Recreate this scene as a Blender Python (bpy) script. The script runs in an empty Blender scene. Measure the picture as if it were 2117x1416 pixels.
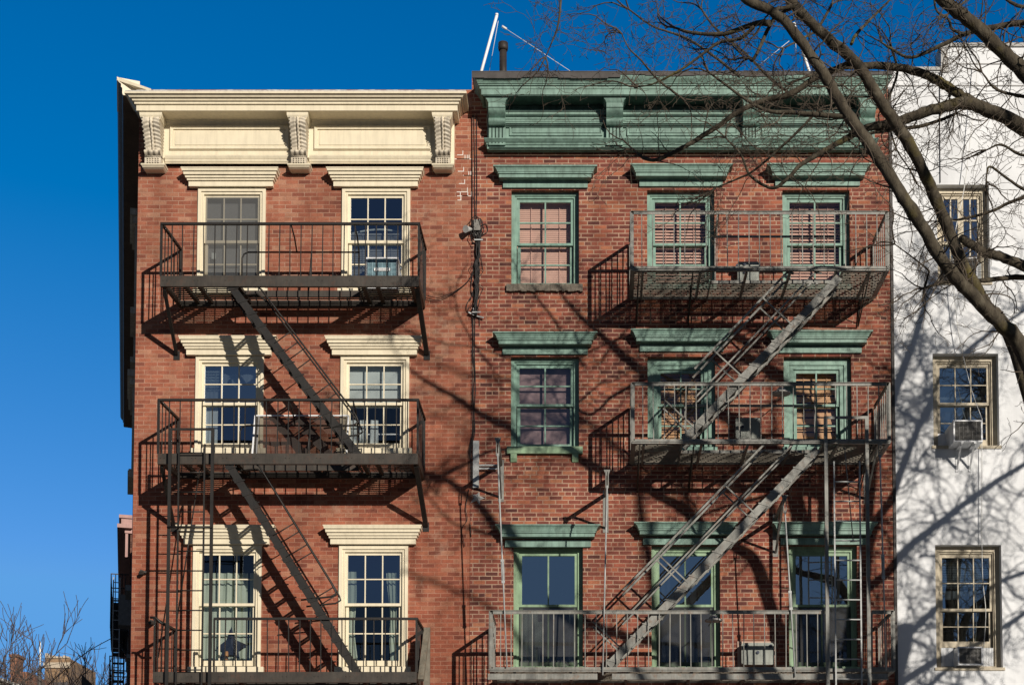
import bpy, math, random
from mathutils import Vector, Matrix, noise
random.seed(11)
R = math.radians
scene = bpy.context.scene
C = scene.collection

# ------------------------------------------------------------------ survey of the photograph
# camera: 25.6 m in front of the facades, eye 1.6 m, pitched up 3.3 degrees with a rising lens
FOC, PPX, PPY, DIST, EYE = 3328.0, 1190.0, 1739.0, 25.6, 1.6
TH = math.atan(0.0574)
ct, st_ = math.cos(TH), math.sin(TH)
def W(px, py, y=0.0):
    """point of the vertical plane at depth y that was measured at (px, py)"""
    cx, cy = (px - PPX) / FOC, (PPY - py) / FOC
    t = (y + DIST) / (ct - cy * st_)
    return Vector((cx * t, y, EYE + (cy * ct + st_) * t))
def X(px, py=500, y=0.0): return W(px, py, y).x
def Z(py, y=0.0): return W(PPX, py, y).z
SUN = Vector((-0.56, 1.0, -0.385))      # way the sunlight travels

# ------------------------------------------------------------------ mesh builder
class MB:
    def __init__(s): s.v = []; s.f = []; s.sm = []
    def add(s, vs, fs, smooth=False):
        o = len(s.v); s.v += [tuple(p) for p in vs]
        for f in fs: s.f.append(tuple(i + o for i in f)); s.sm.append(smooth)
    def box(s, x0, x1, y0, y1, z0, z1):
        if x0 > x1: x0, x1 = x1, x0
        if y0 > y1: y0, y1 = y1, y0
        if z0 > z1: z0, z1 = z1, z0
        s.add([(x0,y0,z0),(x1,y0,z0),(x1,y1,z0),(x0,y1,z0),(x0,y0,z1),(x1,y0,z1),(x1,y1,z1),(x0,y1,z1)],
              [(0,3,2,1),(4,5,6,7),(0,1,5,4),(1,2,6,5),(2,3,7,6),(3,0,4,7)])
    def quad(s, a, b, c, d): s.add([a,b,c,d], [(0,1,2,3)])
    def bar(s, p, q, w, h, up=(0,0,1)):
        p, q = Vector(p), Vector(q); d = (q-p)
        if d.length < 1e-6: return
        d.normalize(); u = Vector(up)
        if abs(d.dot(u)) > .98: u = Vector((0,1,0))
        a = d.cross(u).normalized() * (w/2); b = a.cross(d).normalized() * (h/2)
        vs = [p-a-b, p+a-b, p+a+b, p-a+b, q-a-b, q+a-b, q+a+b, q-a+b]
        s.add(vs, [(0,3,2,1),(4,5,6,7),(0,1,5,4),(1,2,6,5),(2,3,7,6),(3,0,4,7)])
    def tube(s, pts, rad, n=6, cap=True):
        pts = [Vector(p) for p in pts]; m = len(pts)
        if m < 2: return
        if not hasattr(rad, '__len__'): rad = [rad]*m
        o = len(s.v); nrm = None
        for i in range(m):
            d = pts[min(i+1,m-1)] - pts[max(i-1,0)]
            if d.length < 1e-7: d = Vector((0,0,1))
            d.normalize()
            if nrm is None:
                nrm = d.orthogonal().normalized()
            else:
                nrm = nrm - d*nrm.dot(d)
                nrm = nrm.normalized() if nrm.length > 1e-6 else d.orthogonal().normalized()
            b = d.cross(nrm)
            for k in range(n):
                a = 2*math.pi*k/n
                s.v.append(tuple(pts[i] + (nrm*math.cos(a) + b*math.sin(a))*rad[i]))
        for i in range(m-1):
            for k in range(n):
                k2 = (k+1) % n
                s.f.append((o+i*n+k, o+i*n+k2, o+(i+1)*n+k2, o+(i+1)*n+k)); s.sm.append(True)
        if cap and n > 3:
            s.f.append(tuple(o+k for k in reversed(range(n)))); s.sm.append(False)
            s.f.append(tuple(o+(m-1)*n+k for k in range(n))); s.sm.append(False)
    def prismx(s, prof, x0, x1):
        """closed profile of (y, z), swept along x"""
        n = len(prof)
        vs = [(x0,y,z) for y,z in prof] + [(x1,y,z) for y,z in prof]
        fs = [(i,(i+1)%n,n+(i+1)%n,n+i) for i in range(n)] + [tuple(reversed(range(n))), tuple(range(n,2*n))]
        s.add(vs, fs)
    def crown(s, x0, x1, prof, yb=0.0, wall=0.0, smooth=False):
        """moulding with mitred returns; prof = (side offset, projection, z) from the bottom up"""
        vs = []
        for ox, oy, z in prof:
            vs += [(x0-ox,wall,z),(x0-ox,yb-oy,z),(x1+ox,yb-oy,z),(x1+ox,wall,z)]
        fs = []
        for i in range(len(prof)-1):
            a, b = 4*i, 4*(i+1)
            for k in range(3): fs.append((a+k, a+k+1, b+k+1, b+k))
        fs.append((0,3,2,1)); t = 4*(len(prof)-1); fs.append((t,t+1,t+2,t+3))
        s.add(vs, fs, smooth)
    def build(s, name, mat, parent=None, flip=False):
        off = wloc(parent) if parent else Vector((0,0,0))
        me = bpy.data.meshes.new(name)
        me.from_pydata([(x-off.x,y-off.y,z-off.z) for x,y,z in s.v], [], s.f)
        me.polygons.foreach_set('use_smooth', s.sm)
        uv = me.uv_layers.new(name='UVMap')
        V = s.v
        data = [0.0]*(2*len(me.loops)); li = 0
        for p in me.polygons:
            n = p.normal; ax, ay, az = abs(n.x), abs(n.y), abs(n.z)
            for vi in p.vertices:
                x, y, z = V[vi]
                if ay >= ax*0.9 and ay >= az: u, w = x, z
                elif ax >= az: u, w = y, z
                else: u, w = x, y
                data[2*li] = u; data[2*li+1] = w; li += 1
        uv.data.foreach_set('uv', data)
        me.materials.append(mat); me.update()
        o = bpy.data.objects.new(name, me); C.objects.link(o)
        if parent: o.parent = parent
        return o
def wloc(o):
    v = Vector((0,0,0))
    while o is not None: v += Vector(o.location); o = o.parent
    return v
def tag(o, label=None, cat=None, group=None, kind=None):
    if label: o['label'] = label
    if cat: o['category'] = cat
    if group: o['group'] = group
    if kind: o['kind'] = kind
    return o
def thing(name, label, cat, loc=(0,0,0), group=None):
    o = bpy.data.objects.new(name, None); C.objects.link(o)
    o.location = loc; o.empty_display_size = .3
    return tag(o, label, cat, group)
def smooth_path(pts, k=6):
    pts = [Vector(p) for p in pts]; out = []
    P = [pts[0]*2-pts[1]] + pts + [pts[-1]*2-pts[-2]]
    for i in range(1, len(P)-2):
        a, b, c, d = P[i-1], P[i], P[i+1], P[i+2]
        for j in range(k):
            t = j/k
            out.append(.5*((2*b) + (c-a)*t + (2*a-5*b+4*c-d)*t*t + (3*b-a-3*c+d)*t*t*t))
    out.append(pts[-1]); return out
def lerp(a, b, t): return a + (b-a)*t

# ------------------------------------------------------------------ materials
class N:
    def __init__(s, name):
        m = bpy.data.materials.new(name); m.use_nodes = True
        s.m = m; s.nt = m.node_tree; s.n = s.nt.nodes; s.l = s.nt.links
        s.b = s.n['Principled BSDF']; s.out = s.n['Material Output']
        s.tc = s.n.new('ShaderNodeTexCoord')
    def new(s, t, **kw):
        x = s.n.new(t)
        for k, v in kw.items(): setattr(x, k, v)
        return x
    def link(s, a, b): s.l.new(a, b)
    def noise(s, scale, detail=4, rough=.55, stretch=None, src='Object', dist=0):
        nz = s.new('ShaderNodeTexNoise'); nz.inputs['Scale'].default_value = scale
        nz.inputs['Detail'].default_value = detail; nz.inputs['Roughness'].default_value = rough
        nz.inputs['Distortion'].default_value = dist
        o = s.tc.outputs[src]
        if stretch:
            mp = s.new('ShaderNodeMapping'); mp.inputs['Scale'].default_value = stretch
            s.link(o, mp.inputs['Vector']); o = mp.outputs[0]
        s.link(o, nz.inputs['Vector']); return nz.outputs['Fac']
    def ramp(s, fac, stops, interp='LINEAR'):
        r = s.new('ShaderNodeValToRGB'); r.color_ramp.interpolation = interp
        e = r.color_ramp.elements
        while len(e) < len(stops): e.new(.5)
        for i, (p, c) in enumerate(stops):
            e[i].position = p; e[i].color = (c, c, c, 1) if not hasattr(c, '__len__') else (*c, 1)
        s.link(fac, r.inputs['Fac']); return r.outputs['Color']
    def mix(s, a, b, fac, mode='MIX'):
        x = s.new('ShaderNodeMix', data_type='RGBA', blend_type=mode)
        for v, i in ((fac, 0), (a, 6), (b, 7)):
            if isinstance(v, (int, float)): x.inputs[i].default_value = v if i == 0 else (v,v,v,1)
            elif isinstance(v, tuple): x.inputs[i].default_value = (*v, 1)
            else: s.link(v, x.inputs[i])
        return x.outputs[2]
    def col(s, c):
        if isinstance(c, tuple): s.b.inputs['Base Color'].default_value = (*c, 1)
        else: s.link(c, s.b.inputs['Base Color'])
    def bump(s, h, strength=.3, dist=.01, normal=None):
        b = s.new('ShaderNodeBump'); b.inputs['Strength'].default_value = strength
        b.inputs['Distance'].default_value = dist; s.link(h, b.inputs['Height'])
        if normal: s.link(normal, b.inputs['Normal'])
        s.link(b.outputs[0], s.b.inputs['Normal']); return b.outputs[0]
    def set(s, rough=.6, metal=0, spec=.5):
        s.b.inputs['Roughness'].default_value = rough; s.b.inputs['Metallic'].default_value = metal
        s.b.inputs['Specular IOR Level'].default_value = spec; return s

def brick_mat(name, stops, mortar, stain, width=.205, row=.0687, ms=.0065, mort_bump=.5, header=False, tintlo=.78, patch=(0.55,0.42,0.33), patch_amt=.0, streak=.75, low=None):
    g = N(name); uv = g.tc.outputs['UV']
    # wobble the courses a little
    nz = g.new('ShaderNodeTexNoise'); nz.inputs['Scale'].default_value = 2.2; nz.inputs['Detail'].default_value = 3
    g.link(uv, nz.inputs['Vector'])
    sc = g.new('ShaderNodeVectorMath', operation='MULTIPLY_ADD')
    sc.inputs[1].default_value = (.02,.012,0); g.link(nz.outputs['Color'], sc.inputs[0]); g.link(uv, sc.inputs[2])
    nz2 = g.new('ShaderNodeTexNoise'); nz2.inputs['Scale'].default_value = 30; nz2.inputs['Detail'].default_value = 2
    g.link(uv, nz2.inputs['Vector'])
    sc2 = g.new('ShaderNodeVectorMath', operation='MULTIPLY_ADD')
    sc2.inputs[1].default_value = (.006,.005,0); g.link(nz2.outputs['Color'], sc2.inputs[0]); g.link(sc.outputs[0], sc2.inputs[2])
    def br(c1, c2, m, msz):
        b = g.new('ShaderNodeTexBrick'); b.offset = .5; b.offset_frequency = 2
        b.squash = .52 if header else 1.0; b.squash_frequency = 6 if header else 2
        b.inputs['Scale'].default_value = 1; b.inputs['Brick Width'].default_value = width
        b.inputs['Row Height'].default_value = row; b.inputs['Mortar Size'].default_value = msz
        b.inputs['Mortar Smooth'].default_value = .35; b.inputs['Bias'].default_value = 0
        for k, v in (('Color1',c1),('Color2',c2),('Mortar',m)): b.inputs[k].default_value = (v,v,v,1)
        g.link(sc2.outputs[0], b.inputs['Vector']); return b
    b = br(0.0, 1.0, .5, ms)
    col = g.ramp(b.outputs['Color'], stops)
    fine = g.noise(55, 5, .7, src='UV'); med = g.noise(7, 5, .6, src='UV'); big = g.noise(.9, 5, .6, src='UV')
    col = g.mix(col, g.ramp(fine, [(.3,.62),(.7,1.28)]), .75, 'MULTIPLY')
    col = g.mix(col, g.ramp(med, [(.3,tintlo),(.7,1.18)]), .9, 'MULTIPLY')
    mcol = g.mix(mortar, g.ramp(fine, [(.3,.72),(.7,1.12)]), .9, 'MULTIPLY')
    # smeared joints: some mortar is worn or painted over
    wear = g.ramp(g.noise(3.3, 4, .6, src='UV'), [(.36,.35),(.6,1.0)])
    mf = g.new('ShaderNodeMath', operation='MULTIPLY'); g.link(b.outputs['Fac'], mf.inputs[0]); g.link(wear, mf.inputs[1])
    col = g.mix(col, mcol, mf.outputs[0])
    # lime bloom / old patches
    if patch_amt > 0:
        pf = g.ramp(g.noise(1.7, 6, .72, src='UV'), [(.58,0.0),(.74,patch_amt)])
        col = g.mix(col, patch, pf)
    # soot and weather
    col = g.mix(col, g.ramp(big, [(.33,stain),(.62,(1.08,1.06,1.04))]), .8, 'MULTIPLY')
    st = g.noise(1.0, 5, .6, stretch=(2.6,.22,1), src='UV')
    col = g.mix(col, g.ramp(st, [(.32,streak),(.55,1.0)]), .8, 'MULTIPLY')
    if low:      # damper, redder brick towards the street
        sp_ = g.new('ShaderNodeSeparateXYZ'); g.link(uv, sp_.inputs[0])
        mr = g.new('ShaderNodeMapRange'); mr.inputs[1].default_value = 5.0; mr.inputs[2].default_value = 12.5; g.link(sp_.outputs['Y'], mr.inputs[0])
        ad0 = g.new('ShaderNodeMath', operation='MULTIPLY_ADD'); ad0.inputs[1].default_value = .5; g.link(g.noise(.5, 3, .5, src='UV'), ad0.inputs[0])
        sb_ = g.new('ShaderNodeMath', operation='SUBTRACT'); sb_.inputs[1].default_value = .25; g.link(mr.outputs[0], sb_.inputs[0]); g.link(sb_.outputs[0], ad0.inputs[2])
        col = g.mix(col, g.ramp(ad0.outputs[0], [(0.0,low),(1.0,(1.0,1.0,1.0))]), 1.0, 'MULTIPLY')
    g.col(col); g.set(.92, 0, .25)
    inv = g.new('ShaderNodeMath', operation='SUBTRACT'); inv.inputs[0].default_value = 1; g.link(b.outputs['Fac'], inv.inputs[1])
    ad = g.new('ShaderNodeMath', operation='MULTIPLY_ADD'); ad.inputs[1].default_value = .45
    g.link(fine, ad.inputs[0]); g.link(inv.outputs[0], ad.inputs[2])
    g.bump(ad.outputs[0], mort_bump, .008)
    return g.m
def paint(name, base, lo=.8, hi=1.08, scale=4, rough=.5, grime=None, grime_amt=.5, flake=None, flake_lo=.66, bump=.15, streak=True, spec=.4):
    g = N(name)
    col = g.mix(base, g.ramp(g.noise(scale, 5, .62), [(.3,lo),(.7,hi)]), 1.0, 'MULTIPLY')
    if streak:
        col = g.mix(col, g.ramp(g.noise(5, 5, .62, stretch=(3.5,3.5,.35)), [(.34,lo*.92),(.56,1.0)]), .8, 'MULTIPLY')
    if grime: col = g.mix(col, grime, g.ramp(g.noise(2.3, 6, .7), [(.5,0.0),(.75,grime_amt)]))
    if flake:
        col = g.mix(col, flake, g.ramp(g.noise(17, 6, .72, stretch=(.5,1,1.8)), [(flake_lo,0.0),(flake_lo+.03,1.0)]))
    g.col(col); g.set(rough, 0, spec)
    g.bump(g.noise(40, 4, .6), bump, .004)
    return g.m
def iron(name, base, rust, amt=.5, rough=.55, scale=5):
    g = N(name)
    col = g.mix(base, g.ramp(g.noise(scale, 5, .65), [(.3,.6),(.7,1.35)]), 1.0, 'MULTIPLY')
    col = g.mix(col, rust, g.ramp(g.noise(scale*1.9, 6, .75), [(.54,0.0),(.7,amt)]))
    col = g.mix(col, g.ramp(g.noise(9, 4, .6, stretch=(4,4,.4)), [(.35,.72),(.6,1.05)]), .7, 'MULTIPLY')
    g.col(col); g.set(rough, 0, .4); g.bump(g.noise(60, 3, .6), .25, .003)
    return g.m
def flat(name, c, rough=.7, var=.15, scale=6, spec=.3):
    g = N(name); g.col(g.mix(c, g.ramp(g.noise(scale, 4, .6), [(.3,1-var),(.7,1+var)]), 1.0, 'MULTIPLY')); g.set(rough, 0, spec); return g.m
def glass(name, refl=.2, tint=(.82,.86,.86), gl=(.75,.86,1.0), wob=.06):
    m = bpy.data.materials.new(name); m.use_nodes = True; nt = m.node_tree; n = nt.nodes; l = nt.links
    n.remove(n['Principled BSDF']); out = n['Material Output']
    tr = n.new('ShaderNodeBsdfTransparent'); tr.inputs[0].default_value = (*tint,1)
    gb = n.new('ShaderNodeBsdfGlossy'); gb.inputs['Color'].default_value = (*gl,1); gb.inputs['Roughness'].default_value = .015
    tc = n.new('ShaderNodeTexCoord'); nz = n.new('ShaderNodeTexNoise'); nz.inputs['Scale'].default_value = 2.2; nz.inputs['Detail'].default_value = 1.5
    bp = n.new('ShaderNodeBump'); bp.inputs['Strength'].default_value = wob; bp.inputs['Distance'].default_value = .1
    l.new(tc.outputs['Object'], nz.inputs['Vector']); l.new(nz.outputs['Fac'], bp.inputs['Height']); l.new(bp.outputs[0], gb.inputs['Normal'])
    lw = n.new('ShaderNodeLayerWeight'); lw.inputs['Blend'].default_value = .25
    ma = n.new('ShaderNodeMath'); ma.operation = 'MULTIPLY_ADD'; ma.inputs[1].default_value = .5; ma.inputs[2].default_value = refl
    l.new(lw.outputs['Fresnel'], ma.inputs[0])
    mx = n.new('ShaderNodeMixShader'); l.new(ma.outputs[0], mx.inputs[0]); l.new(tr.outputs[0], mx.inputs[1]); l.new(gb.outputs[0], mx.inputs[2])
    l.new(mx.outputs[0], out.inputs['Surface']); return m
def mesh_screen(name, c, alpha):
    m = bpy.data.materials.new(name); m.use_nodes = True; nt = m.node_tree; n = nt.nodes; l = nt.links
    b = n['Principled BSDF']; b.inputs['Base Color'].default_value = (*c,1); b.inputs['Roughness'].default_value = .8
    tr = n.new('ShaderNodeBsdfTransparent'); mx = n.new('ShaderNodeMixShader')
    tc = n.new('ShaderNodeTexCoord'); nz = n.new('ShaderNodeTexNoise'); nz.inputs['Scale'].default_value = 3
    mr = n.new('ShaderNodeMapRange'); mr.inputs[3].default_value = alpha-.08; mr.inputs[4].default_value = alpha+.08
    l.new(tc.outputs['Object'], nz.inputs['Vector']); l.new(nz.outputs['Fac'], mr.inputs[0])
    l.new(mr.outputs[0], mx.inputs[0]); l.new(tr.outputs[0], mx.inputs[1]); l.new(b.outputs[0], mx.inputs[2])
    l.new(mx.outputs[0], n['Material Output'].inputs['Surface']); return m
def cloth(name, c, trans=.35):
    m = bpy.data.materials.new(name); m.use_nodes = True; nt = m.node_tree; n = nt.nodes; l = nt.links
    n.remove(n['Principled BSDF'])
    d = n.new('ShaderNodeBsdfDiffuse'); t = n.new('ShaderNodeBsdfTranslucent'); mx = n.new('ShaderNodeMixShader')
    d.inputs[0].default_value = (*c,1); t.inputs[0].default_value = (*c,1); mx.inputs[0].default_value = trans
    tc = n.new('ShaderNodeTexCoord'); nz = n.new('ShaderNodeTexNoise'); nz.inputs['Scale'].default_value = 5
    rp = n.new('ShaderNodeMixRGB'); rp.blend_type = 'MULTIPLY'; rp.inputs[0].default_value = .3; rp.inputs[1].default_value = (*c,1)
    l.new(tc.outputs['Object'], nz.inputs['Vector']); l.new(nz.outputs['Fac'], rp.inputs[2]); l.new(rp.outputs[0], d.inputs[0])
    l.new(d.outputs[0], mx.inputs[1]); l.new(t.outputs[0], mx.inputs[2]); l.new(mx.outputs[0], n['Material Output'].inputs['Surface']); return m

M = {}
M['brickL'] = brick_mat('weathered orange brick', [(0,(.20,.072,.05)),(.12,(.275,.095,.06)),(.45,(.325,.115,.07)),(.7,(.365,.137,.082)),(.88,(.35,.158,.098)),(1,(.42,.215,.14))],
    (.46,.28,.20), (.66,.62,.60), ms=.007, low=(.92,.78,.74), patch=(.50,.37,.28), patch_amt=.55, tintlo=.78)
M['brickR'] = brick_mat('red brick with tan joints', [(0,(.10,.039,.034)),(.2,(.20,.062,.045)),(.5,(.25,.076,.052)),(.75,(.305,.094,.06)),(.92,(.375,.13,.072)),(1,(.41,.17,.095))],
    (.50,.34,.245), (.6,.56,.54), ms=.0098, header=True, tintlo=.76, patch=(.42,.24,.16), patch_amt=.25, streak=.68)
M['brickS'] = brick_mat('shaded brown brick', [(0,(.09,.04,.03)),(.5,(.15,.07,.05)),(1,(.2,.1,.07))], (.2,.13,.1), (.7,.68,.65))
M['white'] = None
def white_wall():
    g = N('white painted wall'); uv = g.tc.outputs['UV']
    b = g.new('ShaderNodeTexBrick'); b.offset = .5
    for k, v in (('Scale',1),('Brick Width',.205),('Row Height',.0687),('Mortar Size',.006),('Mortar Smooth',.6)): b.inputs[k].default_value = v
    g.link(uv, b.inputs['Vector'])
    col = g.mix((.775,.785,.795), g.ramp(g.noise(1.1, 6, .62, src='UV'), [(.32,.86),(.62,1.03)]), 1.0, 'MULTIPLY')
    col = g.mix(col, g.ramp(g.noise(1.3, 6, .65, stretch=(2.2,.2,1), src='UV'), [(.3,.86),(.52,1.0)]), .8, 'MULTIPLY')
    col = g.mix(col, (.55,.53,.5), g.ramp(g.noise(14, 5, .7, src='UV'), [(.68,0.0),(.8,.5)]))
    g.col(col); g.set(.8, 0, .3)
    ad = g.new('ShaderNodeMath', operation='MULTIPLY_ADD'); ad.inputs[1].default_value = -.35
    g.link(b.outputs['Fac'], ad.inputs[0]); g.link(g.noise(9, 6, .65, src='UV'), ad.inputs[2])
    g.bump(ad.outputs[0], .35, .006); return g.m
M['white'] = white_wall()
M['cream'] = paint('cream paint', (.79,.70,.515), .93, 1.03, 3, .45, grime=(.5,.42,.3), grime_amt=.12)
M['creamold'] = paint('worn cream paint', (.68,.60,.47), .7, 1.1, 14, .6, grime=(.25,.2,.14), grime_amt=.5)
M['green'] = paint('weathered green paint', (.215,.34,.28), .66, 1.12, 5, .5, grime=(.13,.2,.15), grime_amt=.4)
M['greenflake'] = paint('peeling green paint', (.22,.345,.285), .66, 1.12, 5, .55, grime=(.12,.2,.14), grime_amt=.45, flake=(.055,.06,.055), flake_lo=.66)
M['soffit'] = paint('green paint darkened for shade and grime', (.06,.115,.09), .6, 1.2, 6, .7)  # shade of the soffit and upper frieze painted in, along with grime
M['greensash'] = paint('green sash paint', (.205,.345,.275), .72, 1.12, 7, .5, grime=(.3,.4,.33), grime_amt=.4)
M['greenlow'] = paint('pale green sash paint', (.26,.385,.235), .74, 1.1, 5, .5, grime=(.15,.2,.13), grime_amt=.4)
M['tan'] = paint('tan sash paint', (.56,.48,.345), .8, 1.08, 6, .5, grime=(.3,.24,.15), grime_amt=.35)
M['black'] = iron('rusty black iron', (.015,.013,.011), (.04,.02,.012), .5, .5)
M['beam'] = iron('black iron in sunlit tone', (.046,.038,.030), (.09,.038,.02), .6, .55)  # paler copy of the black iron, sunlight put into the beam colour
M['slat'] = iron('dark iron slats', (.030,.026,.02), (.05,.03,.018), .5, .7)
M['grey'] = iron('rusty grey painted iron', (.225,.223,.20), (.20,.105,.055), .7, .5)
M['greydark'] = iron('dirty grey iron slats', (.17,.15,.115), (.17,.1,.06), .6, .6)
M['flash'] = flat('dark roof flashing', (.07,.062,.058), .6, .3, 6)
M['tar'] = flat('tar roof', (.09,.088,.085), .9, .25, 3)
M['stone'] = paint('brown sandstone', (.17,.145,.115), .6, 1.3, 22, .9, bump=.9, streak=False)
M['coping'] = flat('grey coping stone', (.42,.41,.39), .8, .15, 8)
M['glass'] = glass('window glass', .30, (.78,.82,.83), (.66,.8,1.0), .015)
M['glassclear'] = glass('clear window glass', .10, (.86,.88,.88), (.7,.85,1.0), .015)
M['glassblue'] = glass('reflective window glass', .5, (.5,.55,.6), (.78,.9,1.0), .012)
M['glassdim'] = glass('hazy window glass', .075, (.84,.84,.84), (.6,.7,.95), .03)
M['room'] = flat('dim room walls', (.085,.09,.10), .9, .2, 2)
M['pinkblind'] = flat('rose beige blind', (.74,.47,.37), .7, .08, 4)
M['orangeblind'] = flat('amber wooden blind', (.70,.42,.23), .6, .15, 6)
M['greyblind'] = flat('grey blind', (.25,.26,.26), .7, .08, 6)
M['whiteblind'] = cloth('white roller shade', (.72,.78,.76), .25)
M['sheer'] = cloth('pale green sheer curtain', (.60,.68,.56), .3)
M['whitecloth'] = cloth('white curtain', (.74,.80,.80), .3)
M['screen'] = mesh_screen('insect screen', (.045,.047,.05), .55)
M['screenbrown'] = mesh_screen('brown insect screen', (.045,.035,.03), .52)
M['greyscreen'] = mesh_screen('pale insect screen', (.13,.13,.125), .5)
M['plastic'] = paint('white enamel', (.76,.77,.78), .84, 1.05, 8, .35, streak=False, bump=.05)
M['fins'] = flat('blue grey fins', (.34,.49,.54), .5, .15, 12)
M['darkfins'] = flat('dark grey grille', (.20,.195,.185), .6, .2, 12)
M['labelwhite'] = flat('white label', (.85,.85,.83), .4, .03)
M['ink'] = flat('dark ink', (.05,.06,.09), .6, .05)
M['cable'] = flat('black cable', (.022,.02,.02), .6, .3)
M['wirewhite'] = flat('white wire', (.75,.74,.70), .5, .1)
M['steel'] = paint('galvanised steel', (.42,.43,.42), .8, 1.1, 8, .4, streak=False)
M['box'] = paint('grey green enamel', (.30,.32,.285), .65, 1.06, 6, .45, grime=(.3,.28,.22), grime_amt=.3)
M['antenna'] = flat('white mast', (.85,.85,.83), .4, .04)
M['vent'] = iron('brown vent pipe', (.035,.028,.024), (.1,.06,.045), .5, .6)
M['mortar'] = flat('pink concrete', (.48,.34,.27), .9, .15, 12)
def bark():
    g = N('grey bark')
    col = g.ramp(g.noise(9, 6, .7, stretch=(1,1,.45)), [(.3,(.03,.024,.018)),(.52,(.075,.062,.044)),(.72,(.14,.122,.088))])
    col = g.mix(col, (.16,.13,.025), g.ramp(g.noise(1.5, 4, .6), [(.58,0.0),(.7,.55)]))
    g.col(col); g.set(.95, 0, .2); g.bump(g.noise(26, 6, .7, stretch=(1,1,.4)), .9, .02); return g.m
M['bark'] = bark()
M['earth'] = flat('dark ground', (.07,.065,.055), .95, .3, .3)
M['twig'] = flat('brown twig', (.085,.066,.048), .9, .3, 5)
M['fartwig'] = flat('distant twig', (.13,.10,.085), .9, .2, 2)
M['asphalt'] = flat('asphalt', (.045,.045,.045), .9, .3, 5)
M['concrete'] = flat('concrete pavement', (.20,.195,.185), .9, .12, 3)
# ------------------------------------------------------------------ setting
def ground():
    mb = MB(); mb.quad((-600,-600,-.15),(600,-600,-.15),(600,900,-.15),(-600,900,-.15)); tag(mb.build('ground', M['earth']), kind='structure')
    mb = MB(); mb.quad((-80,-22,-.146),(80,-22,-.146),(80,-5.8,-.146),(-80,-5.8,-.146)); tag(mb.build('road', M['asphalt']), kind='structure')
    mb = MB(); mb.box(-80,80,-5.6,.6,-.14,0); tag(mb.build('pavement', M['concrete']), kind='structure')
    mb = MB(); mb.box(-80,80,-5.8,-5.603,-.13,.012); tag(mb.build('kerb', M['coping']), kind='structure')
    mb = MB(); mb.box(-80,80,-40,-22.2,-.14,0); tag(mb.build('far_pavement', M['concrete']), kind='structure')
ground()

# ------------------------------------------------------------------ walls
def wall_front(mb, x0, x1, z0, z1, y, holes, reveal):
    xs = sorted(set([x0,x1] + [h[0] for h in holes] + [h[1] for h in holes]))
    zs = sorted(set([z0,z1] + [h[2] for h in holes] + [h[3] for h in holes]))
    for i in range(len(xs)-1):
        for j in range(len(zs)-1):
            cx, cz = (xs[i]+xs[i+1])/2, (zs[j]+zs[j+1])/2
            if any(h[0]<cx<h[1] and h[2]<cz<h[3] for h in holes): continue
            mb.quad((xs[i],y,zs[j]),(xs[i+1],y,zs[j]),(xs[i+1],y,zs[j+1]),(xs[i],y,zs[j+1]))
    for a,b,c,d in holes:
        q = y+reveal
        mb.quad((a,y,c),(a,y,d),(a,q,d),(a,q,c)); mb.quad((b,y,c),(b,q,c),(b,q,d),(b,y,d))
        mb.quad((a,y,d),(b,y,d),(b,q,d),(a,q,d)); mb.quad((a,y,c),(a,q,c),(b,q,c),(b,y,c))

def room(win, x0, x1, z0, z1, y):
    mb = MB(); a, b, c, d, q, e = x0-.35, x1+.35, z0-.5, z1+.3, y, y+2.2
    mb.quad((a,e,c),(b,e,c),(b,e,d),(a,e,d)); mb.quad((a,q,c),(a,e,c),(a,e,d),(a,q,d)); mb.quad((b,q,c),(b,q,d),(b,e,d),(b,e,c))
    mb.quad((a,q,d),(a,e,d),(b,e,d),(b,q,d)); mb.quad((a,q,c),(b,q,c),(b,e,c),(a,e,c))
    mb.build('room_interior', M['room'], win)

def sash(win, x0, x1, z0, z1, y0, y1, st, top, bot, cols, rows, mat, gmat, mun=.018):
    mb = MB()
    mb.box(x0,x0+st,y0,y1,z0,z1); mb.box(x1-st,x1,y0,y1,z0,z1)
    mb.box(x0+st,x1-st,y0,y1,z1-top,z1); mb.box(x0+st,x1-st,y0,y1,z0,z0+bot)
    gx0, gx1, gz0, gz1 = x0+st, x1-st, z0+bot, z1-top
    for i in range(1, cols):
        x = lerp(gx0,gx1,i/cols); mb.box(x-mun/2,x+mun/2,y0+.004,y1-.004,gz0,gz1)
    ym = (y0+y1)/2
    for j in range(1, rows):
        z = lerp(gz0,gz1,j/rows); mb.box(gx0,gx1,y0+.007,y1-.007,z-mun/2,z+mun/2)
    mb.build('sash', mat, win)
    g = MB(); g.quad((gx0-.004,ym,gz0-.004),(gx1+.004,ym,gz0-.004),(gx1+.004,ym,gz1+.004),(gx0-.004,ym,gz1+.004))
    g.build('glass_pane', gmat, win)
    return gx0, gx1, gz0, gz1

def slat_blind(win, name, mat, x0, x1, z0, z1, y, pitch=.05, w=.046, tilt=62, cords=2):
    mb = MB(); n = int((z1-z0)/pitch); a = R(tilt); dy, dz = math.cos(a)*w/2, math.sin(a)*w/2
    rnd = random.Random(int(x0*100)+int(z0*77))
    for i in range(n):
        z = z1 - (i+.5)*pitch; j = rnd.uniform(-.002,.002)
        mb.quad((x0,y-dy,z-dz+j),(x1,y-dy,z-dz+j),(x1,y+dy,z+dz+j),(x0,y+dy,z+dz+j))
    mb.box(x0,x1,y-.02,y+.02,z1,z1+.03)
    for k in range(cords):
        x = lerp(x0,x1,(k+.5)/cords); mb.box(x-.004,x+.004,y-.027,y-.023,z0,z1)
    mb.build(name, mat, win)

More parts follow.
